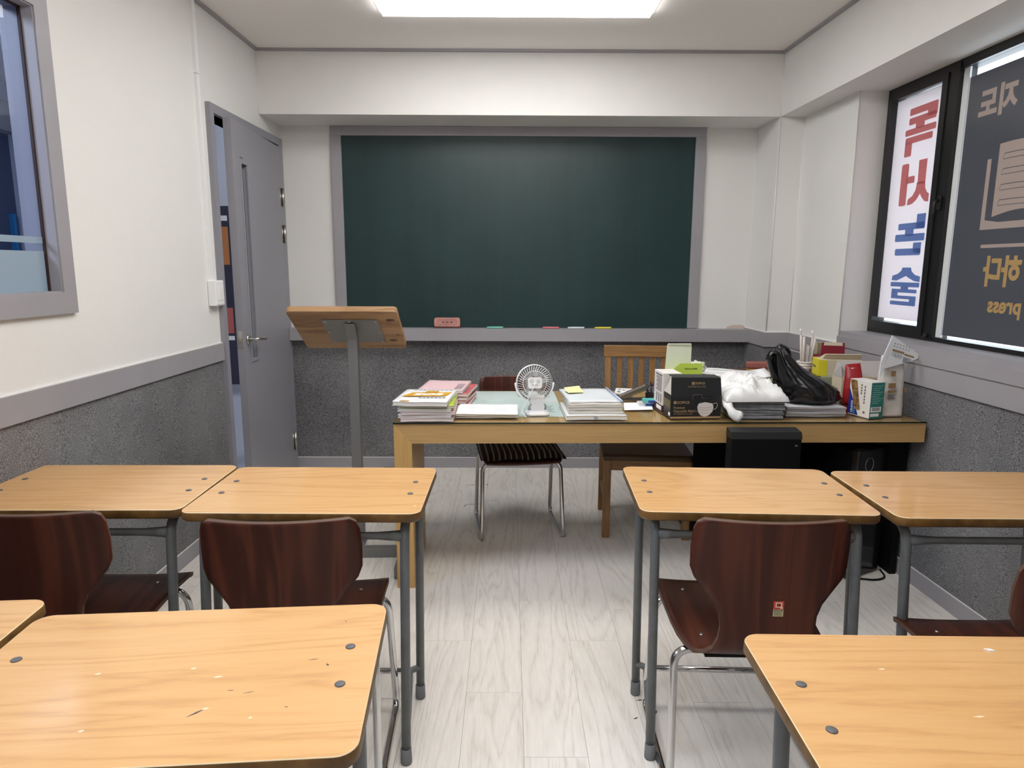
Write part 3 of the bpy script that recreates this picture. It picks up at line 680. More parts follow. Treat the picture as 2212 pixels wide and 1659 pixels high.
# ------------------------------------------------------------------ student desks
TZ = 0.735
def make_student_desk(label, loc, rotz):
    t = thing('student_desk', label, 'desk', loc, rotz, 'two-leg-frame student desks')
    q = B()
    W_, D_ = 0.655, 0.425
    outer = rrect(W_, D_, 0.032); inner = rrect(W_ - 0.004, D_ - 0.004, 0.030)
    rings = [(rrect(W_ - 0.010, D_ - 0.010, 0.028), TZ - 0.027), (outer, TZ - 0.021), (outer, TZ - 0.006), (rrect(W_ - 0.002, D_ - 0.002, 0.031), TZ - 0.0015), (inner, TZ)]
    vr = [[q.bm.verts.new((x, y, z)) for x, y in p] for p, z in rings]
    n = len(outer)
    for i in range(len(vr) - 1):
        for k in range(n):
            f = q.bm.faces.new((vr[i][k], vr[i][(k + 1) % n], vr[i + 1][(k + 1) % n], vr[i + 1][k])); f.smooth = True
            f.material_index = 2 if i == 3 else 1
    q.bm.faces.new(list(reversed(vr[0]))).material_index = 1
    q.bm.faces.new(vr[-1]).material_index = 0
    q.build('tabletop', ['desktop', 'desk_edge', 'desk_line'], t)
    for sx in (-1, 1):
        for yy in (0.060, -0.048):
            q = B(); q.lathe([(0.0085, 0), (0.0085, 0.0012), (0.0065, 0.0022), (0.002, 0.0022)], 14, c=(sx * 0.277, yy, TZ)); q.build('screw_cap', 'cap', t)
    for sx in (-1, 1):
        X_ = sx * 0.278
        q = B(); q.tube(fillet([(X_, -0.232, 0.028), (X_, -0.168, 0.695), (X_, 0.0, 0.697)], 0.05), 0.0135, 12); lg = q.build('leg', 'leg', t)
        q = B(); q.lathe([(0.0155, 0.0), (0.0165, 0.006), (0.0155, 0.045)], 14, c=(X_, -0.234, 0.0)); q.build('rubber_foot', 'foot', lg)
        q = B(); q.tube(fillet([(X_, 0.064, 0.028), (X_, 0.122, 0.695), (X_, -0.01, 0.697)], 0.05), 0.0135, 12); lg = q.build('leg', 'leg', t)
        q = B(); q.lathe([(0.0155, 0.0), (0.0165, 0.006), (0.0155, 0.045)], 14, c=(X_, 0.062, 0.0)); q.build('rubber_foot', 'foot', lg)
        q = B(); q.tube(fillet([(X_, 0.066, 0.105), (X_ - sx * 0.03, 0.05, 0.105), (X_ - sx * 0.012, -0.10, 0.085), (X_, -0.226, 0.075)], 0.03), 0.010, 8); q.build('side_stretcher', 'leg', t)
        q = B(); q.box(X_ - 0.02, -0.075, 0.702, X_ + 0.02, 0.09, 0.708); q.build('mounting_plate', 'leg', t)
        q = B(); q.tube(fillet([(X_ - sx * 0.022, -0.10, 0.70), (X_ - sx * 0.022, -0.10, 0.665), (X_ - sx * 0.022, -0.055, 0.665), (X_ - sx * 0.022, -0.055, 0.69)], 0.02), 0.0028, 6); q.build('bag_hook', 'black_metal', t)
    q = B()
    q.tube([(-0.272, -0.17, 0.655), (-0.235, -0.17, 0.655), (-0.20, -0.17, 0.655), (0.20, -0.17, 0.655), (0.235, -0.17, 0.655), (0.272, -0.17, 0.655)],
           lambda k: 0.0165 if k in (0.0, 1.0) else (0.0135 if abs(k - .5) > .25 else 0.0108), 10, flat=0.75)
    q.build('crossbar', 'leg', t)
    q = B(); q.tube([(-0.25, 0.045, 0.105), (0.25, 0.045, 0.105)], 0.0095, 10); q.build('foot_rest_bar', 'chrome', t)
    return t
desk0 = make_student_desk('orange-topped student desk in the front row, left of the central aisle', (-0.566, 1.9425, 0), math.radians(-0.3))
for lb, lc, rz in (
    ('orange-topped student desk in the front row, right of the central aisle', (0.696, 1.951, 0), -2.4),
    ('orange-topped student desk in the front row against the left wall', (-1.227, 1.962, 0), 0.6),
    ('orange-topped student desk in the front row nearest the window wall', (1.372, 1.917, 0), -0.6),
    ('large foreground student desk with scuffed orange top, left of the aisle', (-0.548, 1.003, 0), 4.4),
    ('foreground student desk cut off at the left edge of the picture', (-1.222, 1.018, 0), 4.4),
    ('foreground student desk at the lower right corner of the picture', (0.744, 0.913, 0), -1.0)):
    dup(desk0, lc, math.radians(rz), lb)

# wear on the desktops: pen scratches, pale chips and a crumb of chalk
def desk_mark(desk, wx, wy, l, w, ang, m, h=0.0003):
    c, s_ = math.cos(-desk.rotation_euler.z), math.sin(-desk.rotation_euler.z)
    dx, dy = wx - desk.location.x, wy - desk.location.y
    q = B(); q.prism([(-l / 2, 0), (0, -w / 2), (l / 2, 0), (l * .1, w / 2)], TZ, TZ + h); q.xf(Matrix.Translation((c * dx - s_ * dy, s_ * dx + c * dy, 0)) @ Matrix.Rotation(math.radians(ang), 4, 'Z'))
    q.build('scratch' if h < .001 else 'chalk_crumb', m, desk)
pen = plain('pen_mark', (.06, .05, .07, 1), .6); chip = plain('pale_chip', (.85, .70, .48, 1), .6)
dn = [o for o in COL.objects if o.name.startswith('student_desk') and o.get('label', '').startswith('large foreground')][0]
for wx, wy, l, w, an in ((-0.330, 1.045, .016, .0015, 10), (-0.302, 1.030, .008, .004, -60), (-0.305, 1.170, .008, .0015, -70), (-0.465, 0.905, .026, .0035, 40), (-0.405, 0.955, .016, .0012, 15), (-0.435, 0.960, .010, .0012, 0), (-0.335, 0.920, .007, .0015, -20)):
    desk_mark(dn, wx, wy, l, w, an, pen)
for wx, wy, l in ((-0.668, 1.002, .012), (-0.470, 0.995, .018), (-0.520, 1.018, .010), (-0.380, 0.895, .007), (-0.455, .915, .012), (-0.610, .865, .010)):
    desk_mark(dn, wx, wy, l, .005, 8, chip)
dr = [o for o in COL.objects if o.name.startswith('student_desk') and o.get('label', '').endswith('lower right corner of the picture')][0]
desk_mark(dr, 0.838, 1.075, .017, .006, -25, 'paper', 0.003)
for wx, wy, l in ((0.70, .90, .02), (.80, .88, .012), (.62, 1.02, .014)): desk_mark(dr, wx, wy, l, .004, 5, chip)
dl = desk0
desk_mark(dl, -0.262, 1.790, .010, .004, 40, chip, .0012)
for x_, y_, l, an in ((-0.235, 4.19, .09, 2), (-0.14, 4.20, .05, 85), (-0.215, 3.83, .10, 3), (-0.26, 3.80, .05, 70), (0.05, 3.66, .012, 0), (-0.02, 3.42, .008, 30), (0.43, 1.99, .03, 10), (0.47, 1.93, .02, 70), (0.40, 1.90, .02, 30)):
    q = B(); q.prism([(-l / 2, 0), (0, -.003), (l / 2, 0), (0, .003)], 0.0001, 0.0006); q.xf(Matrix.Translation((x_, y_, 0)) @ Matrix.Rotation(math.radians(an), 4, 'Z')); q.build('scuff', plain('dark_scuff', (.07, .065, .06, 1), .7) if 'dark_scuff' not in bpy.data.materials else bpy.data.materials['dark_scuff'], floor)

# ------------------------------------------------------------------ plywood chairs
def make_shell(t):
    prof = [(0.425, 0.412), (0.415, 0.424), (0.385, 0.431), (0.32, 0.434), (0.24, 0.430), (0.165, 0.423), (0.11, 0.418), (0.065, 0.417), (0.032, 0.421), (0.010, 0.434),
            (-0.006, 0.456), (-0.013, 0.485), (-0.014, 0.515), (-0.013, 0.545), (-0.013, 0.575), (-0.014, 0.605), (-0.016, 0.638), (-0.018, 0.665), (-0.024, 0.72), (-0.030, 0.765), (-0.034, 0.785), (-0.036, 0.795)]
    half = [0.186, 0.197, 0.200, 0.200, 0.199, 0.196, 0.191, 0.182, 0.166, 0.147,
            0.130, 0.120, 0.116, 0.119, 0.131, 0.154, 0.181, 0.191, 0.192, 0.189, 0.182, 0.168]
    curve = [0, 0, 0, 0, 0, 0, 0, 0, 0, 0, 0.0, 0.002, 0.005, 0.010, 0.016, 0.022, 0.027, 0.031, 0.034, 0.035, 0.035, 0.035]
    dish = [0, -.002, -.004, -.006, -.007, -.007, -.006, -.004, -.002, 0] + [0] * 12
    nu = 16; th = 0.011
    q = B(); P = []
    for i, ((y, z), hw, cv, ds) in enumerate(zip(prof, half, curve, dish)):
        row = []
        for k in range(nu + 1):
            s = -1 + 2 * k / nu
            row.append(Vector((s * hw, y + cv * (s * hw / 0.19) ** 2, z + ds * (1 - s * s) + (0.006 * abs(s) ** 3 if i < 8 else 0) - (0.0 if i < 18 else 0.0))))
        P.append(row)
    nrm = []
    for i in range(len(P)):
        r = []
        for k in range(nu + 1):
            a = P[min(i + 1, len(P) - 1)][k] - P[max(i - 1, 0)][k]; c = P[i][min(k + 1, nu)] - P[i][max(k - 1, 0)]
            r.append(c.cross(a).normalized())
        nrm.append(r)
    top = [[q.bm.verts.new(P[i][k] - nrm[i][k] * th * .5) for k in range(nu + 1)] for i in range(len(P))]
    bot = [[q.bm.verts.new(P[i][k] + nrm[i][k] * th * .5) for k in range(nu + 1)] for i in range(len(P))]
    for i in range(len(P) - 1):
        for k in range(nu):
            f = q.bm.faces.new((top[i][k], top[i][k + 1], top[i + 1][k + 1], top[i + 1][k])); f.smooth = True
            f = q.bm.faces.new((bot[i][k], bot[i + 1][k], bot[i + 1][k + 1], bot[i][k + 1])); f.smooth = True
        for k in (0, nu):
            q.bm.faces.new((top[i][k], top[i + 1][k], bot[i + 1][k], bot[i][k])).material_index = 1
    for i in (0, len(P) - 1):
        for k in range(nu): q.bm.faces.new((top[i][k], bot[i][k], bot[i][k + 1], top[i][k + 1])).material_index = 1
    return q.build('plywood_shell', ['ply', 'ply_edge'], t)
def make_chair(label, loc, rotz, group='moulded plywood chairs with chrome sled legs'):
    t = thing('plywood_chair', label, 'chair', loc, rotz, group)
    make_shell(t)
    for sx in (-1, 1):
        q = B()
        q.tube(fillet([(sx * 0.10, 0.075, 0.406), (sx * 0.205, 0.075, 0.398), (sx * 0.212, 0.02, 0.0115), (sx * 0.212, 0.405, 0.0115), (sx * 0.202, 0.350, 0.40), (sx * 0.10, 0.350, 0.413)], 0.045, 6), 0.011, 12)
        q.build('sled_leg', 'chrome', t)
    for yy, zz in ((0.05, 0.393), (0.325, 0.403)):
        q = B(); q.box(-0.13, yy, zz, 0.13, yy + 0.05, zz + 0.008); q.build('seat_bracket', 'black_box', t)
    for sx in (-1, 1):
        for yy, zz in ((0.11, 0.4215), (0.335, 0.4375)):
            q = B(); q.lathe([(0.006, 0), (0.006, 0.0015), (0.004, 0.003)], 10, c=(sx * 0.125, yy, zz)); q.build('rivet', 'screw', t)
    return t
ch0 = make_chair('dark plywood chair tucked under the front desk left of the aisle', (-0.552, 1.545, 0), math.radians(2.5))
chR = dup(ch0, (0.640, 1.552, 0), math.radians(-1.5), 'dark plywood chair with a red inspection sticker on its back')
dup(ch0, (-1.190, 1.588, 0), math.radians(1.0), 'dark plywood chair at the left wall, partly hidden behind the foreground desk')
dup(ch0, (1.262, 1.318, 0), math.radians(-1.0), 'dark plywood chair cut off at the right edge, pulled back from its desk')
# inspection sticker on the right chair
def bmat(name, c, r=0.5): return plain(name, c, r)
stick = B(); stick.box(-0.0125, -0.0006, 0, 0.0125, 0, 0.040); sk = stick.build('inspection_sticker', bmat('cream_label', (.62, .55, .30, 1)), chR, (0.022, -0.0194, 0.548))
sk.rotation_euler = (math.radians(1.0), 0, 0)
q = B(); q.box(-0.0125, -0.0010, 0.019, 0.0125, -0.0004, 0.040); q.build('red_field', bmat('label_red', (.62, .05, .03, 1)), sk)
q = B()
for a in ((-.008, .035, .008, .037), (-.008, .024, .008, .026), (-.008, .024, -.0055, .037), (.0055, .024, .008, .037), (.004, .021, .010, .025)): q.box(a[0], -.0014, a[1], a[2], -.0009, a[3])
for a in ((-.004, .029, .004, .032),): q.box(a[0], -.0014, a[1], a[2], -.0009, a[3], mi=1)
q.build('quality_mark', [bmat('label_white', (.8, .75, .6, 1)), bmat('label_dark', (.08, .02, .02, 1))], sk)
lettering('lettering', '품질보증', 0.0062, 'ink', sk, frame_mtx((0, -0.0008, 0.0132), (1, 0, 0), (0, 0, 1)), 'CENTER', 0.0001, 0.0001)
q = B()
for k in range(4): q.box(-.0105, -.0009, .0025 + k * .0026, .0105 - .002 * (k % 2), -.0004, .0036 + k * .0026)
q.build('fine_print', 'ink', sk)

# ------------------------------------------------------------------ teacher's side
tc_ = dup(ch0, (0.022, 3.690, 0), math.radians(187), "dark plywood chair behind the teacher's desk with a striped cushion on it")
def cushion():
    m, t, bs, N, L = nt('black_grey_striped_fabric')
    tc = N('ShaderNodeTexCoord'); sp = N('ShaderNodeSeparateXYZ'); L(tc.outputs['Object'], sp.inputs[0])
    mu = N('ShaderNodeMath'); mu.operation = 'MULTIPLY'; mu.inputs[1].default_value = 2 * PI / 0.0285; L(sp.outputs[0], mu.inputs[0])
    sn = N('ShaderNodeMath'); sn.operation = 'SINE'; L(mu.outputs[0], sn.inputs[0])
    r = N('ShaderNodeValToRGB'); r.color_ramp.elements[0].position = 0.55; r.color_ramp.elements[0].color = (.010, .010, .012, 1); r.color_ramp.elements[1].position = 0.7; r.color_ramp.elements[1].color = (.24, .225, .21, 1)
    L(sn.outputs[0], r.inputs[0]); L(r.outputs[0], bs.inputs[0]); bs.inputs['Roughness'].default_value = 0.9
    q = B()
    def top(u, v):
        x = (u - .5) * 0.43; y = (v - .5) * 0.41; e = min(1, 8 * min(u, 1 - u, v, 1 - v))
        return Vector((x, y, 0.012 + 0.026 * math.sqrt(e) + 0.004 * math.sin(14 * u + 5 * v)))
    def bot(u, v):
        x = (u - .5) * 0.43; y = (v - .5) * 0.41; e = min(1, 8 * min(u, 1 - u, v, 1 - v))
        return Vector((x, y, 0.012 - 0.010 * math.sqrt(e)))
    g1 = q.grid(top, 24, 18); g2 = q.grid(bot, 24, 18)
    bmesh.ops.remove_doubles(q.bm, verts=q.bm.verts, dist=0.0004)
    return tag(q.build('seat_cushion', m, None, (0.050, 3.435, 0.4385), math.radians(187)), 'thin black seat cushion with grey stripes on the plywood chair', 'cushion')
cushion()

# slatted wooden chair, local front = +y
def slat_chair(loc, rotz):
    t = thing('wooden_chair', "honey oak slat-back chair behind the teacher's desk", 'chair', loc, rotz)
    w = 0.205
    for sx in (-1, 1):
        q = B(); q.box(sx * w - 0.019, 0.175, 0, sx * w + 0.019, 0.213, 0.42, 0.004); q.build('leg', 'chair_wood', t)
        q = B(); v = q.box(sx * w - 0.019, -0.235, 0, sx * w + 0.019, -0.197, 0.455, 0.004); q.build('leg', 'chair_wood', t)
        q = B(); v = q.box(sx * 0.187 - 0.017, -0.012, 0.44, sx * 0.187 + 0.017, 0.014, 0.90, 0.003)
        q.xf(Matrix.Translation((0, -0.212, 0)) @ Matrix.Rotation(math.radians(4), 4, 'X') @ Matrix.Translation((0, 0.03, 0))); q.build('back_post', 'chair_wood', t)
        q = B(); q.box(sx * w - 0.011, -0.20, 0.365, sx * w + 0.011, 0.18, 0.42, 0.002); q.build('apron', 'chair_wood_x', t)
        q = B(); q.box(sx * w - 0.009, -0.20, 0.16, sx * w + 0.009, 0.18, 0.185, 0.002); q.build('stretcher', 'chair_wood_x', t)
    q = B(); q.box(-0.19, 0.183, 0.365, 0.19, 0.205, 0.42, 0.002); q.build('apron', 'chair_wood_x', t)
    q = B(); q.box(-0.19, -0.225, 0.365, 0.19, -0.203, 0.42, 0.002); q.build('apron', 'chair_wood_x', t)
    q = B()
    for p, z in (((rrect(0.452, 0.455, 0.02), 0.42)), ((rrect(0.460, 0.463, 0.02), 0.435)), ((rrect(0.440, 0.443, 0.02), 0.452))): pass
    a = [[q.bm.verts.new((x, y - 0.010, z)) for x, y in rrect(ww, dd, 0.022)] for ww, dd, z in ((0.452, 0.445, 0.420), (0.462, 0.455, 0.436), (0.446, 0.44, 0.452))]
    n = len(a[0])
    for i in range(2):
        for k in range(n): q.bm.faces.new((a[i][k], a[i][(k + 1) % n], a[i + 1][(k + 1) % n], a[i + 1][k])).smooth = True
    q.bm.faces.new(list(reversed(a[0]))); q.bm.faces.new(a[2]); q.build('seat', plain('brown_seat_pad', (.075, .042, .022, 1), .5), t)
    tilt = Matrix.Translation((0, -0.212, 0)) @ Matrix.Rotation(math.radians(4), 4, 'X') @ Matrix.Translation((0, 0.03, 0))
    for k in range(5):
        x = -0.1215 + 0.0608 * k
        q = B(); q.box(x - 0.0155, -0.006, 0.44, x + 0.0155, 0.008, 0.90, 0.002); q.xf(tilt); q.build('back_slat', 'chair_wood', t)
    q = B(); q.box(-0.212, -0.014, 0.895, 0.212, 0.016, 0.960, 0.003); q.xf(tilt); q.build('top_rail', 'chair_wood_x', t)
    return t
slat_chair((0.726, 3.525, 0), math.radians(175.5))

# teacher's desk -----------------------------------------------------------
td = thing('teacher_desk', "long oak veneer teacher's desk with a glass top", 'desk', (-0.487, 2.765, 0), math.radians(1.3))
TW, TD, DT = 2.278, 0.775, 0.737
q = B()
# waterfall frame: front apron mitred into the leg
q.prism([(0, DT), (TW, DT), (TW, DT - 0.083), (0.075, DT - 0.083)], 0, 0.03, f=lambda x, z, y: (x, y, z)); q.build('apron', 'tdesk', td)
q = B(); q.prism([(0, 0), (0.075, 0), (0.075, DT - 0.083), (0, DT)], 0, 0.48, f=lambda x, z, y: (x, y, z)); q.build('leg_panel', 'tdesk_v', td)
q = B(); q.box(0.0, 0.03, DT - 0.040, TW, TD, DT); q.build('desktop', 'tdesk', td)
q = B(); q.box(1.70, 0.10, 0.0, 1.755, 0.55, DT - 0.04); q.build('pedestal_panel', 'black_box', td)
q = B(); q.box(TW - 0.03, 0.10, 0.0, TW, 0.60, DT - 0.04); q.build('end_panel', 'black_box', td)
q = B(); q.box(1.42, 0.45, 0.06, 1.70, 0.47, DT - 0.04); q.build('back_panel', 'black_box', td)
for x0, y0, x1, y1, nm, mm in ((0.24, 0.33, 0.62, 0.765, 0, 'blue_paper'), (0.60, 0.30, 0.74, 0.765, 1, 'blue_paper'), (0.50, 0.14, 0.735, 0.40, 2, 'blue_paper')):
    q = B(); q.box(x0, y0, DT + 0.0002 + nm * 0.0003, x1, y1, DT + 0.0005 + nm * 0.0003); sh = q.build('printed_sheet', mm, td)
    q = B()
    for k in range(7):
        yy = y1 - 0.03 - k * 0.022
        if yy > y0 + 0.02: q.box(x1 - 0.075, yy, DT + 0.0013, x1 - 0.03 - 0.008 * (k % 3), yy + 0.006, DT + 0.0014)
    q.build('print', 'ink', sh)
q = B(); q.box(-0.002, -0.004, DT + 0.0020, TW, TD, DT + 0.0085, 0.001); q.build('glass_top', ['glass_top'], td)
q = B(); q.box(-0.0025, -0.0050, DT + 0.0018, TW, -0.0040, DT + 0.0086); q.build('glass_edge', plain('dark_green_glass_edge', (.012, .018, .014, 1), .15), td)
DTOP = DT + 0.0088

# side table in the corner
st = thing('side_table', "reddish-brown side table behind the teacher's desk in the corner", 'table', (1.375, 3.605, 0))
q = B(); q.box(0, 0, 0.74, 0.385, 0.625, 0.768, 0.003); q.build('tabletop', 'side_wood', st)
for x0, y0 in ((0.01, 0.01), (0.335, 0.01), (0.01, 0.575), (0.335, 0.575)):
    q = B(); q.box(x0, y0, 0, x0 + 0.04, y0 + 0.04, 0.74, 0.003); q.build('leg', 'side_wood', st)

# lectern ------------------------------------------------------------------
lc = thing('lectern', 'pine-topped lectern on a grey steel post', 'lectern', (-0.745, 3.20, 0), math.radians(2))
A = Vector((0, -0.165, 1.192)); Bp = Vector((0, 0.195, 0.985))    # high edge towards the class, low edge towards the blackboard
ud = (Bp - A).normalized(); un = Vector((1, 0, 0)).cross(ud)       # board normal, up side
bmx = Matrix((Vector((1, 0, 0)), ud, un)).transposed().to_4x4(); bmx.translation = (A + Bp) / 2
Lb = (Bp - A).length
q = B(); q.prism(rrect(0.495, Lb, 0.02), 0.0, 0.026); q.xf(bmx @ Matrix.Translation((-0.018, 0, 0))); top_o = q.build('reading_board', ['pine'], lc)
q = B(); q.box(-0.125, -0.125, -0.004, 0.135, 0.125, 0.0, 0.001); q.xf(bmx); pl = q.build('mounting_plate', 'pole', lc)
for sx, sy in ((-.11, -.11), (.12, -.11), (-.11, .11), (.12, .11), (0.0, -.11), (0.0, .11), (-.115, 0), (.125, 0)):
    q = B(); q.lathe([(0.006, 0), (0.006, -0.002), (0.003, -0.004)], 10, c=(sx, sy, -0.004)); q.xf(bmx); q.build('screw', 'screw', pl)
for kx, ky, kr in ((0.19, -0.12, .014), (0.175, 0.11, .013), (0.205, 0.045, .006)):
    q = B(); q.lathe([(kr, -0.0006), (kr, 0.0)], 14, c=(kx, ky, 0)); q.xf(bmx @ Matrix.Diagonal((1.5, .8, 1, 1)) @ Matrix.Translation((-kx * .33, ky * .25, 0))); q.build('knot', plain('dark_knot', (.10, .045, .02, 1), .6), top_o)
q = B(); q.box(-0.0235, -0.0235, 0.03, 0.0235, 0.0235, 1.055, 0.003); q.build('post', 'pole', lc)
q = B(); q.hexa([(-.0235, -.0235, 1.05), (.0235, -.0235, 1.05), (.0235, .0235, 1.05), (-.0235, .0235, 1.05), (-.0235, -.075, 1.130), (.0235, -.075, 1.130), (.0235, 0.012, 1.078), (-.0235, 0.012, 1.078)]); q.build('bracket', 'pole', lc)
q = B(); q.box(-0.235, -0.125, 0.0, 0.215, -0.075, 0.045, 0.003); q.build('base_bar', 'pole', lc)
for sx in (-0.235, 0.215):
    q = B(); q.box(sx - 0.0, -0.36, 0.0, sx + 0.032, 0.20, 0.055, 0.004); q.build('base_foot', 'pole', lc)
q = B(); q.box(-0.03, -0.09, 0.03, 0.03, 0.03, 0.04); q.build('base_web', 'pole', lc)

# black box in front of the desk and the computer under it
bx = thing('black_bin', "tall plain black box standing against the front of the teacher's desk", 'box', (1.060, 2.718, 0), math.radians(0.5))
q = B(); q.box(-0.146, -0.030, 0.0, 0.146, 0.040, 0.700, 0.006); q.build('body', 'black_box', bx)
q = B(); q.hexa([(-.1465, -.031, .698), (.1465, -.031, .698), (.1465, .041, .698), (-.1465, .041, .698), (-.1455, -.022, .726), (.1455, -.022, .726), (.1455, .040, .733), (-.1455, .040, .733)]); q.build('lid', plain('dark_grey_lid', (.009, .009, .010, 1), .5), bx)
q = B(); q.box(0.118, -0.0315, 0.668, 0.128, -0.030, 0.674); q.build('badge', 'screw', bx)
pc = thing('computer_tower', "black computer tower with a ring button under the teacher's desk", 'computer', (1.535, 3.06, 0), math.radians(28))
q = B(); q.box(-0.105, -0.15, 0.012, 0.105, 0.22, 0.600, 0.004); q.build('case', 'black_box', pc)
q = B(); q.box(-0.1075, -0.19, 0.012, 0.1075, -0.15, 0.605, 0.006)
q.build('front_bezel', plain('glossy_black', (.008, .008, .009, 1), .15), pc)
q = B()
q.tube([(0.028 * math.cos(2 * PI * k / 28), 0, 0.032 * math.sin(2 * PI * k / 28)) for k in range(28)], 0.0012, 6, closed=True); q.build('ring_button', 'screw', pc, (-0.03, -0.191, 0.535))
q = B(); q.tube(fillet([(1.58, 2.86, 0.006), (1.66, 2.84, 0.006), (1.72, 2.87, 0.006), (1.735, 2.95, 0.006)], .05), 0.004, 6)
tag(q.build('power_cable', 'black_box'), 'thin black cable on the floor beside the computer tower', 'cable')
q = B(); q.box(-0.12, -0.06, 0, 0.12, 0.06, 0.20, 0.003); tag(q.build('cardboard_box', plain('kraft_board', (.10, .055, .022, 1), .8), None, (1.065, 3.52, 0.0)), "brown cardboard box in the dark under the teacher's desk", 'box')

# ------------------------------------------------------------------ things on the teacher's desk
def wavy(w, d, h, amp, seed, curl=0.0):
    """a bundle of sheets: slab whose faces ripple a little"""
    r = random.Random(seed); ph = [r.uniform(0, 6.28) for _ in range(4)]
    nx, ny = 14, 10
    def f(u, v, top):
        x = (u - .5) * w; y = (v - .5) * d
        k = amp * (math.sin(5.5 * u + ph[0]) * 0.6 + math.sin(8 * v + ph[1]) * 0.4 + math.sin(11 * u + 4 * v + ph[2]) * 0.35)
        k += curl * (max(0, u - .6) ** 2 * 6)
        jx = 0.0012 * math.sin(9 * v + ph[3]) if 0 < u < 1 else 0
        return Vector((x + jx, y, (h if top else 0) + max(k + amp, 0)))
    q = B()
    g1 = [[q.bm.verts.new(f(i / nx, j / ny, True)) for j in range(ny + 1)] for i in range(nx + 1)]
    g0 = [[q.bm.verts.new(f(i / nx, j / ny, False)) for j in range(ny + 1)] for i in range(nx + 1)]
    for i in range(nx):
        for j in range(ny):
            a = q.bm.faces.new((g1[i][j], g1[i + 1][j], g1[i + 1][j + 1], g1[i][j + 1])); a.smooth = True
            a = q.bm.faces.new((g0[i][j], g0[i][j + 1], g0[i + 1][j + 1], g0[i + 1][j])); a.smooth = True
    for i in range(nx):
        for j in (0, ny): q.bm.faces.new((g0[i][j], g0[i + 1][j], g1[i + 1][j], g1[i][j])).material_index = 1
    for j in range(ny):
        for i in (0, nx): q.bm.faces.new((g0[i][j], g0[i][j + 1], g1[i][j + 1], g1[i][j])).material_index = 1
    return q

def magazine(name, label, cat, loc, rz, w, d, h, cover, group=None, pages='pages', amp=0.0010):
    t = thing(name, label, cat, loc, math.radians(rz), group)
    q = wavy(w - 0.004, d - 0.004, h - 0.0016, amp, int(loc[2] * 1e4) % 97); q.xf(Matrix.Translation((0.002, 0, 0.0008))); q.build('pages', [pages, pages], t)
    q = wavy(w, d, 0.0007, amp, int(loc[2] * 1e4) % 97); q.xf(Matrix.Translation((0, 0, h - 0.0008))); cv = q.build('cover', [cover, cover], t)
    q = wavy(w, d, 0.0007, amp, int(loc[2] * 1e4) % 97); q.build('back_cover', [cover, cover], t)
    return t, cv

yg = plain('yellow_green_cover', (.42, .52, .05, 1), .45); pk = plain('pale_pink_cover', (.72, .50, .52, 1), .5); rd = plain('coral_red_cover', (.62, .12, .14, 1), .45)
wh = plain('glossy_white_cover', (.82, .82, .82, 1), .35); gold = plain('mustard_print', (.62, .33, .02, 1), .45)
z = DTOP
pile = [('pale_pink_magazine', pk, 0.013, -0.352, 2.928, 1), ('white_magazine', wh, 0.011, -0.356, 2.932, -1), ('pink_magazine', pk, 0.010, -0.348, 2.930, 2), ('white_workbook', wh, 0.012, -0.360, 2.930, 0), ('green_workbook', yg, 0.011, -0.350, 2.936, 1.5)]
lbl = ['pale pink magazine, lowest in the left pile on the desk', 'white magazine, second from the bottom of the left pile', 'thin pink magazine in the middle of the left pile', 'white workbook, fourth from the bottom of the left pile', 'yellow-green workbook just below the SOS magazine']
for (nm, mm, h_, x_, y_, r_), l_ in zip(pile, lbl):
    magazine('magazine', l_, 'magazine', (x_, y_, z), r_, 0.226, 0.298, h_, mm, 'books in the left pile'); z += h_ + 0.0026
sos, cv = magazine('magazine', 'white magazine with a mustard SOS banner on top of the left pile', 'magazine', (-0.366, 2.912, z), -4, 0.232, 0.300, 0.017, wh, 'books in the left pile', amp=0.0012)
zc = 0.0210
q = B(); q.prism([(-.100, -.040), (.088, -.022), (.106, .072), (-.070, .050)], zc, zc + 0.0004); q.prism([(-.015, .05), (.036, .055), (.042, .098), (-.012, .092)], zc, zc + .0004); q.prism([(-.085, -.146), (-.045, -.146), (-.045, -.132), (-.085, -.132)], zc, zc + .0004); q.build('banner', gold, cv)
lettering('lettering', 'SOS', 0.056, 'paper', cv, frame_mtx((0.008, -0.008, zc + 0.0008), (1, .1, 0), (.12, 1, 0)), 'CENTER', 0.0022, xs=1.3)
lettering('lettering', '독해력을 키워라', 0.022, 'ink', cv, frame_mtx((0.030, -0.042, zc + 0.0006), (1, .06, 0), (-.06, 1, 0)), 'CENTER', 0.0004) if False else None
q = B()
for k in range(7): q.box(-.02 + k * .017, -.068 + .001 * k, zc, -.008 + k * .017, -.056 + .001 * k, zc + .0003)
for k in range(9): q.box(-.075 + k * .02, .112, zc, -.062 + k * .02, .118, zc + .0003)
q.build('small_print', 'ink', cv)
z = DTOP
for k, (mm, l_, x_, r_) in enumerate(((rd, 'coral red magazine, bottom of the pile behind the SOS magazine', -0.288, -6), (rd, 'coral red magazine in the pile behind the SOS magazine, above the lowest', -0.292, -8), (pk, 'pale pink magazine, third from the bottom behind the SOS magazine', -0.296, -4), (rd, 'coral red magazine just below the topmost pink one', -0.286, -7), (pk, 'pale pink magazine topmost behind the SOS magazine', -0.312, -5))):
    mg, cv2 = magazine('magazine', l_, 'magazine', (x_, 3.232, z), r_, 0.215, 0.285, 0.0135, mm, 'books behind the left pile'); z += 0.0160
    q = B()
    for kk in range(5): q.box(.06, -.10 + kk * .03, 0.0155, .095, -.088 + kk * .03, 0.0158)
    q.build('small_print', 'ink', cv2)

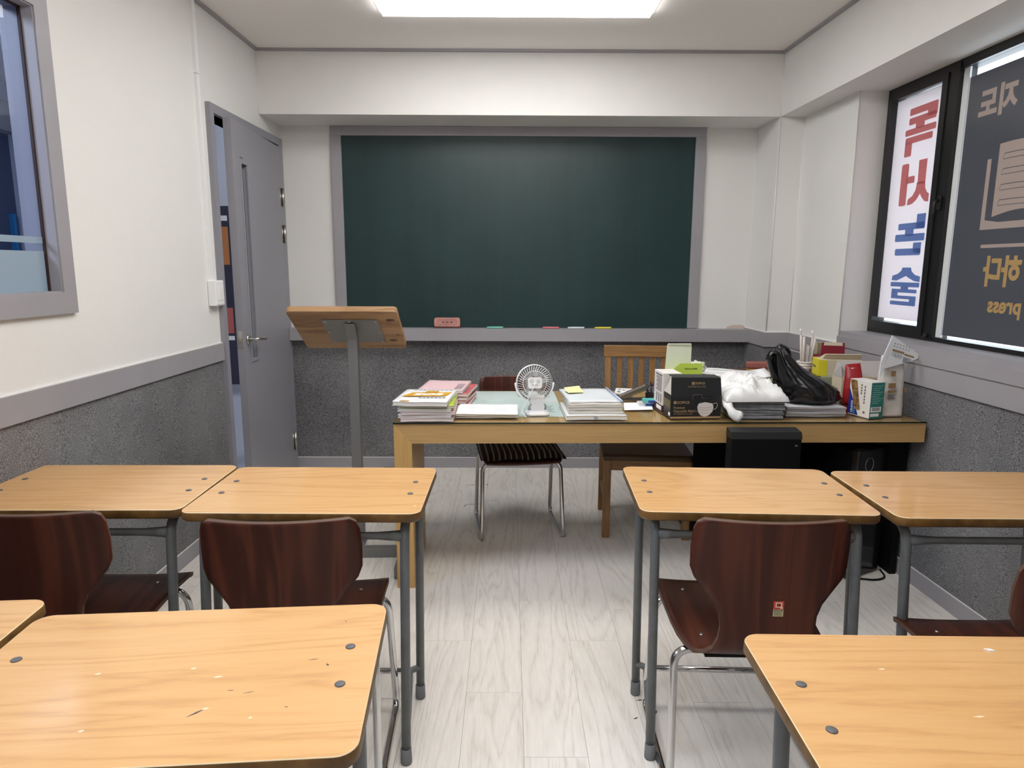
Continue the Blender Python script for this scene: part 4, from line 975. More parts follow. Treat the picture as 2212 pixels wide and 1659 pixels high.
def sheets(label, loc, rz, w, d, h, seed, mats=('paper', 'pages'), amp=0.0012, group=None, lines=0, curl=0.0, name='paper_sheets', cat='papers'):
    q = wavy(w, d, h, amp, seed, curl)
    o = tag(q.build(name, list(mats), None, loc, math.radians(rz)), label, cat, group)
    if lines:
        q = B(); r = random.Random(seed)
        for k in range(lines):
            yy = d * .36 - k * d * .8 / lines
            for c0, c1 in ((-.36, -.02), (.06, .38)):
                q.box(w * c0 + r.uniform(0, .03), yy, h + amp * 3.0, w * c1 - r.uniform(0, .08), yy + d * .018, h + amp * 3.0 + .0002)
        q.build('print', plain('pale_print', (.42, .44, .48, 1), .8), o)
    return o
z = DTOP
for k in range(4):
    sheets(['lowest bundle of the white loose sheets beside the fan', 'second bundle of the white loose sheets beside the fan', 'third bundle of the white loose sheets beside the fan', 'top white printed sheet of the loose pile beside the fan'][k],
           (-0.100 + 0.004 * (k % 2), 2.962 - 0.004 * k, z), (1.5, -2, 1, -1)[k], 0.270, 0.215, 0.0030, 40 + k, group='loose sheets beside the fan', lines=6 if k == 3 else 0, amp=0.0007); z += 0.0056

# desk fan ------------------------------------------------------------------
fan = thing('desk_fan', 'small white desk fan seen from behind, with a clip base', 'fan', (0.125, 2.950, DTOP), math.radians(5))
q = B(); q.prism(rrect(0.100, 0.085, 0.02), 0, 0.008); q.prism(rrect(0.080, 0.062, 0.016), 0.008, 0.016); q.build('base', 'white_plastic', fan)
q = B(); q.hexa([(-.030, -.020, .016), (.030, -.020, .016), (.030, .028, .016), (-.030, .028, .016), (-.032, .004, .072), (.032, .004, .072), (.032, .030, .072), (-.032, .030, .072)]); q.build('clip_body', plain('pale_grey_plastic', (.55, .56, .57, 1), .4), fan)
q = B(); q.box(-.034, .0, .066, .034, .034, .084, .006); q.build('neck', 'white_plastic', fan)
for sx in (-1, 1):
    q = B(); q.tube(fillet([(sx * .034, .03, .01), (sx * .040, -.002, .03), (sx * .030, -.01, .045)], .01), .004, 8); q.build('spring_arm', 'screw', fan)
hd = Matrix.Translation((-0.012, 0.012, 0.138)) @ Matrix.Rotation(math.radians(-6), 4, 'X')
RF = 0.0785
q = B(); q.lathe([(RF, -0.004), (RF + .003, 0.006), (RF + .003, 0.022), (RF, 0.028), (RF - .004, 0.022), (RF - .004, 0.0)], 48, axis='y', cap=False); q.xf(hd); q.build('outer_ring', 'white_plastic', fan)
q = B()
for k in range(40):
    a = 2 * PI * k / 40; pts = []
    for j in range(6):
        rr = 0.030 + (RF - 0.031) * j / 5; aa = a + 0.22 * (1 - j / 5)
        pts.append((rr * math.cos(aa), -0.014 + 0.012 * (j / 5) ** 2, rr * math.sin(aa)))
    q.tube(pts, 0.00115, 5)
q.xf(hd); q.build('rear_grille', 'white_plastic', fan)['kind'] = 'stuff'
q = B(); q.tube([(0.053 * math.cos(2 * PI * k / 40), -0.011, 0.053 * math.sin(2 * PI * k / 40)) for k in range(40)], 0.0012, 5, closed=True); q.xf(hd); q.build('grille_ring', 'white_plastic', fan)
q = B(); q.prism(rrect(0.062, 0.050, 0.012), -0.020, -0.006, f=lambda x, z_, y: (x, y, z_)); q.xf(hd); mp_ = q.build('motor_cover', 'white_plastic', fan)
for sx in (-1, 1):
    q = B(); q.tube([(sx * .015 + 0.006 * math.cos(2 * PI * k / 16), -0.0205, .008 + 0.006 * math.sin(2 * PI * k / 16)) for k in range(16)], 0.0008, 5, closed=True); q.xf(hd); q.build('button', 'ink', mp_)
q = B(); q.box(-.016, -.0206, -.014, .014, -.0199, -.004); q.xf(hd); q.build('rating_label', plain('grey_label', (.66, .67, .66, 1), .6), mp_)
for k in range(5):
    a0 = 2 * PI * k / 5
    q = B(); q.grid(lambda u, v: Vector(((0.014 + 0.052 * u) * math.cos(a0 + 0.42 * (v - .5) + .3 * u), 0.004 + 0.012 * v, (0.014 + 0.052 * u) * math.sin(a0 + 0.42 * (v - .5) + .3 * u))), 6, 5); q.xf(hd); q.build('blade', plain('smoky_blade', (.30, .31, .32, 1), .4) if k == 0 else bpy.data.materials['smoky_blade'], fan)
q = B(); q.lathe([(.016, 0.0), (.016, .018), (.010, .022)], 20, axis='y'); q.xf(hd); q.build('hub', 'white_plastic', fan)
q = B(); q.tube([((RF + .007) * math.cos(PI + PI * k / 24), 0.012, 0.138 - 0.006 + (RF + .004) * math.sin(PI + PI * k / 24)) for k in range(25)], 0.0042, 8, flat=1.6); q.xf(Matrix.Translation((-0.012, 0, 0.006))); q.build('yoke', 'white_plastic', fan)
q = B(); q.tube(fillet([(-.010, -.010, .142), (-.014, -.022, .137), (-.030, -.026, .10), (-.055, -.024, .05), (-.075, -.02, .016), (-.062, -.045, .004), (-.06, -.08, .003)], .03), 0.0017, 6); q.build('power_cord', 'white_plastic', fan)

# booklet stack in the middle ---------------------------------------------------
z = DTOP
cream = plain('cream_cover', (.66, .63, .56, 1), .6)
for k, (h_, x_, y_, w_, d_, r_) in enumerate(((0.018, 0.372, 2.975, 0.262, 0.300, 1.5), (0.013, 0.374, 2.992, 0.236, 0.280, 0), (0.012, 0.372, 2.996, 0.232, 0.28, 1), (0.012, 0.370, 2.995, 0.236, 0.28, 2))):
    bk_, _c = magazine('booklet', ['thick white booklet at the bottom of the stack beside the note', 'cream booklet, second from the bottom of the middle stack', 'cream booklet, third from the bottom of the middle stack', 'cream booklet just below the clear folder in the middle stack'][k], 'booklet', (x_, y_, z), r_, w_, d_, h_, wh if k == 0 else cream, 'booklets in the middle stack'); z += h_ + 0.0022
    if k == 0: boxpart('spine_mark', plain('grey_spine_mark', (.30, .33, .40, 1), .6), bk_, -.012, -.1505, .004, .004, -.1495, .014)
clear = glass('clear_blue_folder', (0.985, 0.993, 1.0, 1), 0.03, 0.25)
fo = thing('clear_folder', 'clear bluish plastic folder with papers on the booklet stack', 'folder', (0.362, 3.035, z), math.radians(4))
q = wavy(0.225, 0.315, 0.006, 0.0012, 77); q.build('papers', [plain('bluish_white_paper', (.85, .87, .88, 1), .7), 'paper'], fo)
q = wavy(0.245, 0.335, 0.0006, 0.0014, 77); q.xf(Matrix.Translation((0, 0, 0.0078))); q.build('cover_sheet', [clear, clear], fo)
q = B(); q.tube([(.118, -.165, .008), (.118, .165, .009)], 0.0045, 8); q.build('slide_binder', plain('pale_blue_binder', (.45, .56, .75, 1), .3), fo)
q = B(); q.grid(lambda u, v: Vector(((u - .5) * .075, (v - .5) * .075, 0.002 + 0.012 * (v ** 2) + .006 * u * v)), 6, 6); tag(q.build('sticky_note', plain('pale_yellow_note', (.78, .74, .36, 1), .7), None, (0.300, 3.085, z + 0.0122), math.radians(12)), 'pale yellow sticky note curling on the clear folder', 'note')
q = B(); q.grid(lambda u, v: Vector(((u - .5) * .13, (v - .5) * .12 + .02 * (u - .5), 0.001 + 0.010 * (v * v) + 0.003 * u)), 8, 8); nt_ = tag(q.build('paper_note', 'paper', None, (0.602, 3.085, DTOP), math.radians(-8)), 'white slip of paper with handwriting in front of the stapler', 'note')

# stapler
sp = thing('stapler', 'grey metal stapler standing open on the glass top', 'stapler', (0.600, 3.285, DTOP), math.radians(8))
gm = plain('warm_grey_metal', (.22, .20, .185, 1), .35, .6)
q = B(); q.prism([(-.075, -.018), (.075, -.020), (.082, 0), (.075, .020), (-.075, .018)], 0, .006); q.build('base', plain('dark_stapler_base', (.05, .05, .05, 1), .5), sp)
q = B(); q.box(-.075, -.014, -.008, .085, .014, .010, .004); q.xf(Matrix.Translation((0, 0, .035)) @ Matrix.Rotation(math.radians(-22), 4, 'Y')); q.build('arm', gm, sp)
q = B(); q.box(-.07, -.009, -.018, .07, .009, -.008, .002); q.xf(Matrix.Translation((0, 0, .036)) @ Matrix.Rotation(math.radians(-19), 4, 'Y')); q.build('magazine_rail', 'steel', sp)
q = B(); q.box(-.078, -.013, .004, -.058, .013, .028, .003); q.build('hinge', gm, sp)
# calculator / remote
cl = thing('calculator', 'small white calculator behind the stapler', 'calculator', (0.592, 3.435, DTOP), math.radians(-12))
q = B(); q.prism(rrect(.085, .135, .012), 0, .018); q.build('body', 'white_plastic', cl)
for i in range(3):
    for j in range(4):
        q = B(); q.box(-.030 + i * .023, -.055 + j * .022, .018, -.015 + i * .023, -.041 + j * .022, .0215, .001); q.build('key', 'foot' if (i + j) % 3 == 0 else plain('light_key', (.55, .56, .57, 1), .5) if (i, j) == (0, 1) else 'white_plastic', cl)
# small medicine boxes
for k, (x_, y_, zz, w_, d_, h_, c_, l_, r_) in enumerate(((0.660, 3.120, 0.0, 0.105, 0.050, 0.022, (.62, .60, .62, 1), 'flat pale box lying under the teal packet', 4), (0.668, 3.102, 0.0232, 0.085, 0.045, 0.016, (.10, .45, .42, 1), 'small teal and blue packet beside the black mask box', -3))):
    bb_ = thing('packet', l_, 'packet', (x_, y_, DTOP + zz), math.radians(r_), 'packets beside the mask box')
    boxpart('carton', plain('packet_colour_%d' % k, c_, .5), bb_, -w_ / 2, -d_ / 2, 0, w_ / 2, d_ / 2, h_, .001)
    boxpart('blue_panel', plain('packet_blue_%d' % k, (.02, .06, .35, 1), .5), bb_, -w_ * .22, -d_ / 2 - .0006, .001, w_ / 2, -d_ / 2, h_ * .75)
    if k == 1: lettering('lettering', 'Sen', 0.014, 'paper', bb_, frame_mtx((0.028, -d_ / 2 - .0012, .003), (1, 0, 0), (0, 0, 1)), 'CENTER', .0004, .0002)

# crumpled things -------------------------------------------------------------
def crumple(name, label, cat, loc, size, mat, seed, amp=0.35, freq=3.0, n=20, flat=0.25, rz=0, ridge=True):
    q = B(); bmesh.ops.create_icosphere(q.bm, subdivisions=4, radius=1.0)
    off = Vector((seed * 3.1, seed * 1.7, seed * 0.9))
    for v in q.bm.verts:
        d = v.co.normalized(); k = noise.noise(d * freq + off) + 0.5 * noise.noise(d * freq * 2.3 + off)
        if ridge: k = abs(k) * 1.6 - 0.35
        r = 1 + amp * k
        p = d * r
        v.co = Vector((p.x * size[0], p.y * size[1], max(p.z, -flat) * size[2] + flat * size[2]))
    for f in q.bm.faces: f.smooth = True
    return tag(q.build(name, mat, None, loc, math.radians(rz)), label, cat)
blk = plain('glossy_black_polythene', (.006, .006, .007, 1), .22, bump=.5, bscale=30)
crumple('plastic_wrapper', 'crumpled dark purple-black wrapper beside the white carton', 'wrapper', (0.722, 3.300, DTOP), (.034, .05, .065), plain('dark_wrapper', (.016, .011, .022, 1), .3), 3, .5, 2.4)

# white carton left of the mask box
def carton(name, label, cat, loc, rz, w, d, h, mat, bev=.0012):
    t = thing(name, label, cat, loc, math.radians(rz))
    q = B(); q.box(-w / 2, -d / 2, 0, w / 2, d / 2, h, bev); q.build('carton', mat, t)
    return t
whc = plain('white_card', (.74, .71, .68, 1), .6)
c1 = carton('cardboard_carton', 'tall white carton with dense print behind the mask box', 'carton', (0.723, 3.030, DTOP), 4, 0.085, 0.135, 0.182, whc)
q = B()
q.box(-.0430, -.055, .166, -.0424, .045, .172)
for k in range(11): q.box(-.0430, -.05, .158 - k * .0062, -.0424, .03 + .012 * math.sin(k * 2.1), .161 - k * .0062)
for k in range(3): q.box(-.0430, -.05 + k * .032, .045, -.0424, -.038 + k * .032, .085)
q.build('fine_print', 'ink', c1)
boxpart('maroon_band', plain('maroon_band', (.06, .015, .02, 1), .6), c1, -.0432, -.0677, .002, .0432, .0677, .036)
boxpart('white_label', 'paper', c1, -.0436, -.055, .012, -.0430, .02, .030)

# mask box --------------------------------------------------------------------
blc = plain('black_card', (.013, .014, .016, 1), .42)
goldp = plain('gold_print', (.42, .30, .16, 1), .4, .3)
mb = thing('mask_box', 'black carton of disposable masks with gold print', 'box', (0.806, 2.905, DTOP), math.radians(4))
q = B(); q.box(-.112, -.045, 0, .112, .060, .105, .001); q.build('carton', blc, mb)
# raised front panel and the flap leaning back
q = B(); q.hexa([(-.112, -.0455, .100), (.112, -.0455, .100), (.112, -.0435, .100), (-.112, -.0435, .100), (-.110, -.034, .180), (.108, -.034, .178), (.108, -.032, .178), (-.110, -.032, .180)]); fp = q.build('front_flap', blc, mb)
q = B(); q.hexa([(-.110, -.034, .1795), (.108, -.034, .1775), (.108, -.032, .1775), (-.110, -.032, .1795), (-.104, .030, .184), (.103, .030, .182), (.103, .032, .182), (-.104, .032, .184)]); q.build('top_flap', plain('dark_card_top', (.022, .023, .026, 1), .45), mb)
q = B(); q.hexa([(-.112, -.044, .105), (-.110, -.044, .105), (-.110, .058, .105), (-.112, .058, .105), (-.111, -.030, .185), (-.109, -.030, .185), (-.109, .000, .150), (-.111, .000, .150)]); q.build('side_flap', whc, mb)
boxpart('gold_base_line', goldp, mb, -.1122, -.0462, .001, .1122, -.0452, .009)
boxpart('side_panel', plain('olive_gold_panel', (.16, .125, .06, 1), .5), mb, -.1130, -.040, .046, -.1120, .055, .078)
boxpart('side_barcode', 'paper', mb, -.1130, -.040, .012, -.1120, -.018, .026)
def fl(y, x, z): return Vector((x, y, z))
lettering('lettering', 'SOPICK', 0.0165, goldp, mb, frame_mtx((-.084, -.0462, .066), (1, 0, 0), (0, 0, 1)), 'LEFT', .0003, .0002)
boxpart('logo', goldp, mb, -.099, -.0464, .065, -.087, -.0454, .078, .001)
lettering('lettering', 'Premium\nDisposable Mask L', 0.0150, goldp, mb, frame_mtx((-.099, -.0462, .044), (1, 0, 0), (0, 0, 1)), 'LEFT', .0002, .0002, .92)
lettering('lettering', '소픽 일회용 마스크 대형', 0.0085, goldp, mb, frame_mtx((-.099, -.0462, .018), (1, 0, 0), (0, 0, 1)), 'LEFT', 0, .0002)
tl_ = Matrix.Rotation(math.radians(-7.1), 4, 'X')
up_ = tuple((tl_ @ Vector((0, 0, 1)))); 
lettering('lettering', 'SOPICK', 0.0130, goldp, fp, frame_mtx((-.006, -.0400, .150), (1, 0, 0), (0, .144, 1)), 'LEFT', .0003, .0002)
q = B(); q.box(-.020, -.0402, .148, -.009, -.0378, .160); q.build('logo', goldp, fp)
lettering('lettering', '소픽 일회용 마스크 대형', 0.0080, goldp, fp, frame_mtx((0, -.0418, .137), (1, 0, 0), (0, .144, 1)), 'CENTER', 0, .0002)
q = B(); q.tube(fillet([(-.016, -.0468, .082), (-.014, -.0455, .106), (.024, -.0455, .106), (.026, -.0468, .088), (.055, -.0468, .087)], .006), .0006, 5); q.build('slot_line', 'screw', fp)
# printed mask
mk = plain('mask_white', (.66, .62, .60, 1), .6)
q = B(); q.prism([(.006, .052), (.012, .066), (.040, .072), (.072, .066), (.078, .052), (.074, .030), (.058, .014), (.040, .008), (.022, .014), (.010, .030)], -.0464, -.0452, f=lambda x, z_, y: (x, y, z_)); pm = q.build('mask_picture', mk, mb)
q = B()
for zz in (.030, .042, .053): q.tube([(.010 + .064 * k / 8, -.0468, zz - .006 * math.sin(PI * k / 8)) for k in range(9)], .0005, 4)
q.build('pleat', plain('pleat_grey', (.35, .33, .32, 1), .7), pm)['kind'] = 'stuff'
q = B(); q.tube(fillet([(.075, -.0466, .064), (.092, -.0466, .070), (.096, -.0466, .055), (.086, -.0466, .040), (.076, -.0466, .042)], .012), .0009, 5); q.build('ear_loop', mk, pm)

# lime green coffee carton
lm_ = plain('lime_green_card', (.50, .66, .08, 1), .5); lmi = plain('pale_green_card_inside', (.76, .78, .66, 1), .7)
gb = thing('coffee_box', 'lime green coffee carton with its pale lid standing open', 'box', (0.828, 3.160, DTOP), math.radians(3))
q = B(); q.box(-.078, -.045, 0, .072, .045, .150, .001); q.build('carton', lm_, gb)
q = B(); q.hexa([(-.036, -.050, .150), (.072, -.050, .150), (.072, -.048, .150), (-.036, -.048, .150), (-.036, -.046, .206), (.072, -.046, .206), (.072, -.044, .206), (-.036, -.044, .206)]); fg = q.build('front_flap', lm_, gb)
q = B(); q.prism([(-.078, .150), (-.036, .150), (-.036, .206), (-.078, .168)], -.048, -.046, f=lambda x, z_, y: (x, y, z_)); q.build('side_flap', plain('lime_card_light', (.55, .68, .10, 1), .5), gb)
q = B(); q.prism([(-.080, .150), (.045, .150), (.045, .282), (.040, .290), (-.066, .290), (-.074, .282)], .040, .042, f=lambda x, z_, y: (x, y, z_)); ld = q.build('lid', lmi, gb)
boxpart('tuck_edge', lmi, gb, -.070, .030, .286, .040, .042, .290)
lettering('lettering', 'SANTA COFFEE', 0.0085, plain('dark_green_ink', (.05, .12, .02, 1), .6), fg, frame_mtx((.018, -.0495, .178), (1, 0, 0), (0, .07, 1)), 'CENTER', .0002, .0002)
crumple('coffee_sachets', 'crumpled pale sachets sticking out of the lime green carton', 'sachet', (0.905, 3.225, DTOP + .150), (.042, .03, .040), plain('sachet_white', (.70, .70, .60, 1), .5), 9, .4, 2.2)
boxpart('books', 'pages', None, 0, 0, 0, .001, .001, .001) if False else None

# stacks on the right ----------------------------------------------------------
ORD = ['lowest', 'second from the bottom', 'third from the bottom', 'fourth from the bottom', 'fifth from the bottom', 'sixth from the bottom', 'topmost']
def stack(n, h, cx, cy, w, d, z, mats, lab, group, name, cat, seed, amp=.0014, jit=.006, gap=None, rz=0):
    r = random.Random(seed)
    for k in range(n):
        sheets(lab % ORD[k], (cx + r.uniform(-jit, jit), cy + r.uniform(-jit, jit), z), rz + r.uniform(-2, 2), w * r.uniform(.97, 1.0), d * r.uniform(.97, 1), h, seed + k * 3, mats, amp, group, name=name, cat=cat)
        z += h + (gap if gap is not None else amp * 1.6)
    return z
zg = stack(6, .0105, 1.080, 3.000, .232, .285, DTOP, ('grey_paper', 'grey_paper'), 'grey folded newspaper, %s under the white plastic bag', 'grey newspapers under the white bag', 'newspaper', 'newspaper', 60)
zb = stack(4, .0090, 1.352, 3.030, .265, .260, DTOP, (plain('pale_grey_paper', (.55, .56, .60, 1), .8), plain('grey_edges', (.36, .36, .39, 1), .8)), 'bundle of pale grey papers, %s under the black plastic bag', 'papers under the black bag', 'paper_bundle', 'papers', 80)
zk = stack(7, .0125, 1.130, 3.330, .36, .270, DTOP, (plain('dim_paper', (.40, .39, .37, 1), .8), plain('dim_edges', (.20, .19, .18, 1), .85)), 'dull folded paper bundle, %s below the lime green magazine', 'bundles in the rear right stack', 'paper_bundle', 'papers', 120, rz=-4)
gm_, gcv = magazine('magazine', 'lime green magazine with black stripes below the white sheets', 'magazine', (1.190, 3.340, zk), -14, .34, .25, .008, plain('lime_cover', (.42, .52, .07, 1), .45))
q = B()
for k in range(6): q.prism([(.06 + k * .02, -.06), (.068 + k * .02, -.06), (.085 + k * .02, .0), (.077 + k * .02, .0)], .0098, .0102)
q.build('stripes', 'black_box', gcv)
zz = zk + .011
for k in range(3):
    o = sheets(['white loose sheet lowest on the lime green magazine', 'white loose sheet, second on the lime green magazine', 'white printed sheet on top of the lime green magazine'][k], (1.105 - .010 * k, 3.300 - .012 * k, zz), (-20, -12, -26)[k], .35, .25, .0022, 150 + k, amp=.0024, group='sheets on the lime green magazine', curl=.02 if k == 1 else 0)
    zz += .0095
q = B()
for yy in (-.06, .03): q.prism([(-.12, yy), (.11, yy), (.12, yy + .014), (-.11, yy + .014)], .0118, .0121)
q.build('printed_bar', plain('grey_bar', (.42, .44, .48, 1), .8), o)

# white plastic bag wrapped over the newspapers
wp = plain('white_polythene', (.80, .80, .80, 1), .32, bump=.35, bscale=18)
def draped(u, v):
    x = -.135 + .275 * u; y = -.15 + .30 * v
    e = min(u, 1 - u, v * 1.2, 1 - v); rise = min(1, e * 4.5)
    k = noise.noise(Vector((x * 11, y * 16, 2.3))); k2 = noise.noise(Vector((x * 30 + 4, y * 20, 7.7))); k3 = noise.noise(Vector((x * 18 + y * 30, x * 8, 1.1)))
    z_ = .012 + .030 * (rise ** .6) + .030 * (1 - min(1, abs(k3) * 3.2)) * rise + .020 * (1 - min(1, abs(k) * 2.6)) * rise + .008 * k2 * rise + .016 * math.sin(PI * u) * rise
    if v < .001: z_ = .004
    return Vector((x + .008 * k2, y, z_))
wb_ = thing('plastic_bag', 'crumpled white plastic bag draped over the grey newspapers', 'bag', (1.062, 2.985, zg + .001), math.radians(2))
q = B(); g = q.grid(draped, 40, 36)
def under(u, v):
    p = draped(u, v); return Vector((p.x, p.y, .0005)) if True else p
q.grid(lambda u, v: Vector((draped(u, v).x, draped(u, v).y, 0.0008)), 40, 36)
bmesh.ops.remove_doubles(q.bm, verts=q.bm.verts, dist=.0002)
# close the rim
edges = [e for e in q.bm.edges if e.is_boundary]
bmesh.ops.bridge_loops(q.bm, edges=edges)
q.build('film', wp, wb_)
q = B()
tw = fillet([(-.120, -.10, -.002), (-.128, -.158, -.020), (-.108, -.172, -.048), (-.082, -.176, -.0605)], .05, 6)
q.tube(tw, lambda t: .014 + .006 * abs(t - .3) * 2, 12, flat=1.2)
for v in q.bm.verts: v.co += Vector((0, 0, 0)) + noise.noise_vector(v.co * 40) * .003
q.build('twisted_corner', wp, wb_)

# black plastic bag -------------------------------------------------------------
bg = thing('plastic_bag', 'glossy black plastic bag with upright handles on the pale papers', 'bag', (1.345, 3.035, zb + .001))
keys = [(0.0, (0.030, 0, 0.000), .120, .090), (0.10, (0.030, 0, .018), .150, .115), (0.25, (0.022, 0, .052), .145, .118), (0.42, (-.010, 0, .088), .118, .100), (0.58, (-.055, 0, .128), .080, .075), (0.74, (-.092, 0, .175), .052, .052), (0.88, (-.112, 0, .215), .034, .034), (1.0, (-.118, 0, .243), .016, .018)]
def lerp_keys(t):
    for a, c in zip(keys, keys[1:]):
        if t <= c[0]:
            k = (t - a[0]) / (c[0] - a[0]); k = k * k * (3 - 2 * k) * .4 + k * .6
            return Vector(a[1]).lerp(Vector(c[1]), k), a[2] + (c[2] - a[2]) * k, a[3] + (c[3] - a[3]) * k
    return Vector(keys[-1][1]), keys[-1][2], keys[-1][3]
def bagf(u, v):
    a = 2 * PI * u; c, rx, ry = lerp_keys(v)
    k = .10 * math.sin(7 * a + 3 * v) * v + .07 * math.sin(13 * a - 5 * v) * (.3 + v) + .16 * noise.noise(Vector((math.cos(a) * 1.6, math.sin(a) * 1.6, v * 3.0 + 5)))
    k += .06 * noise.noise(Vector((math.cos(a) * 5, math.sin(a) * 5, v * 9)))
    p = c + Vector((rx * math.cos(a) * (1 + k), ry * math.sin(a) * (1 + k), .006 * math.sin(5 * a) * (1 if v > .1 else 0)))
    p.z = max(p.z, 0.0)
    return p
q = B(); gg = q.grid(bagf, 72, 40, closed_u=True)
q.bm.faces.new([gg[u][0] for u in range(72)]); q.bm.faces.new([gg[u][40] for u in range(72)])
q.build('body', blk, bg)
q = B(); q.tube(fillet([(-.10, .0, .19), (-.150, -.004, .228), (-.172, -.006, .205), (-.150, -.004, .13), (-.10, 0, .085)], .05, 8), lambda t: .014 - .004 * math.sin(PI * t), 10, flat=2.0)
for v in q.bm.verts: v.co += noise.noise_vector(v.co * 35) * .004
q.build('handle', blk, bg)
q = B(); q.tube(fillet([(-.06, .03, .17), (-.07, .03, .235), (-.105, .02, .25), (-.118, .01, .235)], .03, 6), .011, 8, flat=1.8)
for v in q.bm.verts: v.co += noise.noise_vector(v.co * 45) * .004
q.build('handle', blk, bg)
crumple('plastic_wrapper', 'small knotted black polythene scrap behind the black bag', 'wrapper', (1.490, 3.330, DTOP), (.034, .035, .09), blk, 21, .5, 3.0)

# cups with straws ---------------------------------------------------------------
cu = thing('paper_cup_stack', 'stack of white paper cups holding wrapped straws', 'cups', (1.530, 3.450, DTOP))
q = B(); prof = [(.030, 0.0), (.032, .02), (.036, .10)]
for k in range(3): prof += [(.038 + .001 * k, .135 + .014 * k), (.0415 + .001 * k, .139 + .014 * k), (.0415 + .001 * k, .143 + .014 * k), (.0385 + .001 * k, .146 + .014 * k)]
prof += [(.036, .172), (.033, .10), (.0, .098)]
q.lathe(prof[:-1], 28, cap=True); q.build('cups', plain('cup_white', (.72, .66, .62, 1), .6), cu)
for k, (dx, dy, tx, hh) in enumerate(((-.016, 0, -.016, .200), (-.012, -.008, -.006, .192), (.002, .004, .004, .150), (.006, -.004, .004, .145), (.014, .004, .018, .190), (.018, -.004, .024, .182))):
    s = thing('straw', ['tall paper-wrapped straw with a torn tip, leftmost in the cup', 'paper-wrapped straw second from the left in the cup', 'short paper-wrapped straw in the middle of the cup', 'shortest paper-wrapped straw in the cup', 'paper-wrapped straw right of the short ones', 'paper-wrapped straw leaning right, rightmost in the cup'][k], 'straw', (1.530 + dx, 3.450 + dy, DTOP + .108), 0, 'straws in the paper cup')
    q = B(); q.tube([(0, 0, 0), (tx * .6, 0, hh * .6), (tx, 0, hh)], .0065, 8); q.build('sleeve', plain('straw_paper', (.66, .60, .56, 1), .6), s)
    if k in (0, 4):
        q = B(); q.tube([(tx, 0, hh - .002), (tx - .004, 0, hh + .020), (tx - .003, 0, hh + .032)], lambda t: .0042 if t < .9 else .007, 8); q.build('spoon_tip', 'white_plastic', s)

# boxes by the window --------------------------------------------------------------
yel = plain('yellow_card', (.75, .66, .03, 1), .5); crm = plain('cream_card', (.66, .58, .44, 1), .6); greyc = plain('grey_card_inside', (.42, .39, .39, 1), .7)
maroon = plain('maroon_card', (.22, .012, .025, 1), .4)
rb = thing('red_box', 'open maroon carton behind the yellow box', 'box', (1.655, 3.460, DTOP), math.radians(-3))
q = B(); q.box(-.065, -.045, 0, .065, .045, .205, .001); q.build('carton', maroon, rb)
q = B(); q.hexa([(-.060, -.046, .203), (.060, -.046, .203), (.060, -.044, .203), (-.060, -.044, .203), (-.052, -.030, .272), (.062, -.030, .270), (.062, -.028, .270), (-.052, -.028, .272)]); fr_ = q.build('flap', maroon, rb)
q = B(); q.hexa([(-.044, -.0335, .258), (.052, -.0335, .256), (.052, -.0315, .256), (-.044, -.0315, .258), (-.040, -.0298, .274), (.050, -.0298, .272), (.050, -.0288, .272), (-.040, -.0288, .274)]); q.build('torn_edge', crm, fr_)
mr2 = carton('red_packet', 'small dark red packet right of the straws', 'packet', (1.592, 3.405, DTOP), 8, .055, .04, .205, maroon)
carton('silver_sachet_box', 'narrow cream sachet between the straws and the maroon carton', 'packet', (1.622, 3.515, DTOP), 15, .028, .02, .265, plain('silver_cream', (.55, .50, .34, 1), .3, .3))
low = carton('tea_box', 'cream and green carton lying below the yellow box', 'box', (1.628, 3.290, DTOP), -3, .20, .13, .125, plain('pale_green_card', (.30, .33, .24, 1), .6))
yb_ = thing('yellow_box', 'bright yellow and cream carton with its flap open', 'box', (1.622, 3.300, DTOP + .126), math.radians(-10))
q = B(); q.box(-.100, -.055, 0, .100, .055, .080, .001); q.build('carton', crm, yb_)
boxpart('yellow_end', yel, yb_, -.1008, -.056, -.0002, -.090, .056, .0805)
boxpart('yellow_front', yel, yb_, -.0995, -.0562, .0, -.060, -.0550, .078)
lettering('lettering', 'fultouch', 0.020, 'ink', yb_, frame_mtx((-.1014, .046, .036), (0, -1, 0), (0, 0, 1)), 'LEFT', .0003, .0002, .9)
q = B(); q.hexa([(-.075, -.020, .080), (.098, -.020, .080), (.098, .040, .080), (-.075, .040, .080), (-.070, -.046, .106), (.097, -.046, .108), (.097, -.040, .110), (-.070, -.040, .108)]); q.build('flap', crm, yb_)
cb = thing('cream_box', 'open cream carton with maroon lettering lying on its side', 'box', (1.640, 3.105, DTOP), math.radians(-4))
q = B(); q.box(-.105, -.055, 0, .105, .055, .150, .001); q.build('carton', crm, cb)
q = B(); q.hexa([(-.104, -.050, .150), (.100, -.050, .150), (.100, -.048, .150), (-.104, -.048, .150), (-.090, .045, .215), (.104, .045, .217), (.104, .047, .217), (-.090, .047, .215)]); q.build('flap', greyc, cb)
q = B(); q.hexa([(-.106, -.056, .15), (-.104, -.056, .15), (-.104, .05, .15), (-.106, .05, .15), (-.104, -.03, .205), (-.102, -.03, .205), (-.090, .045, .214), (-.092, .045, .214)]); q.build('side_flap', plain('grey_card', (.50, .47, .46, 1), .7), cb)
boxpart('rim', plain('cream_rim', (.72, .62, .42, 1), .6), cb, -.015, -.0570, .148, .105, -.0530, .156)
lettering('lettering', 'fultouch', 0.040, maroon, cb, frame_mtx((.105, -.0560, .095), (-1, 0, 0), (0, 0, -1)), 'LEFT', .0006, .0003)

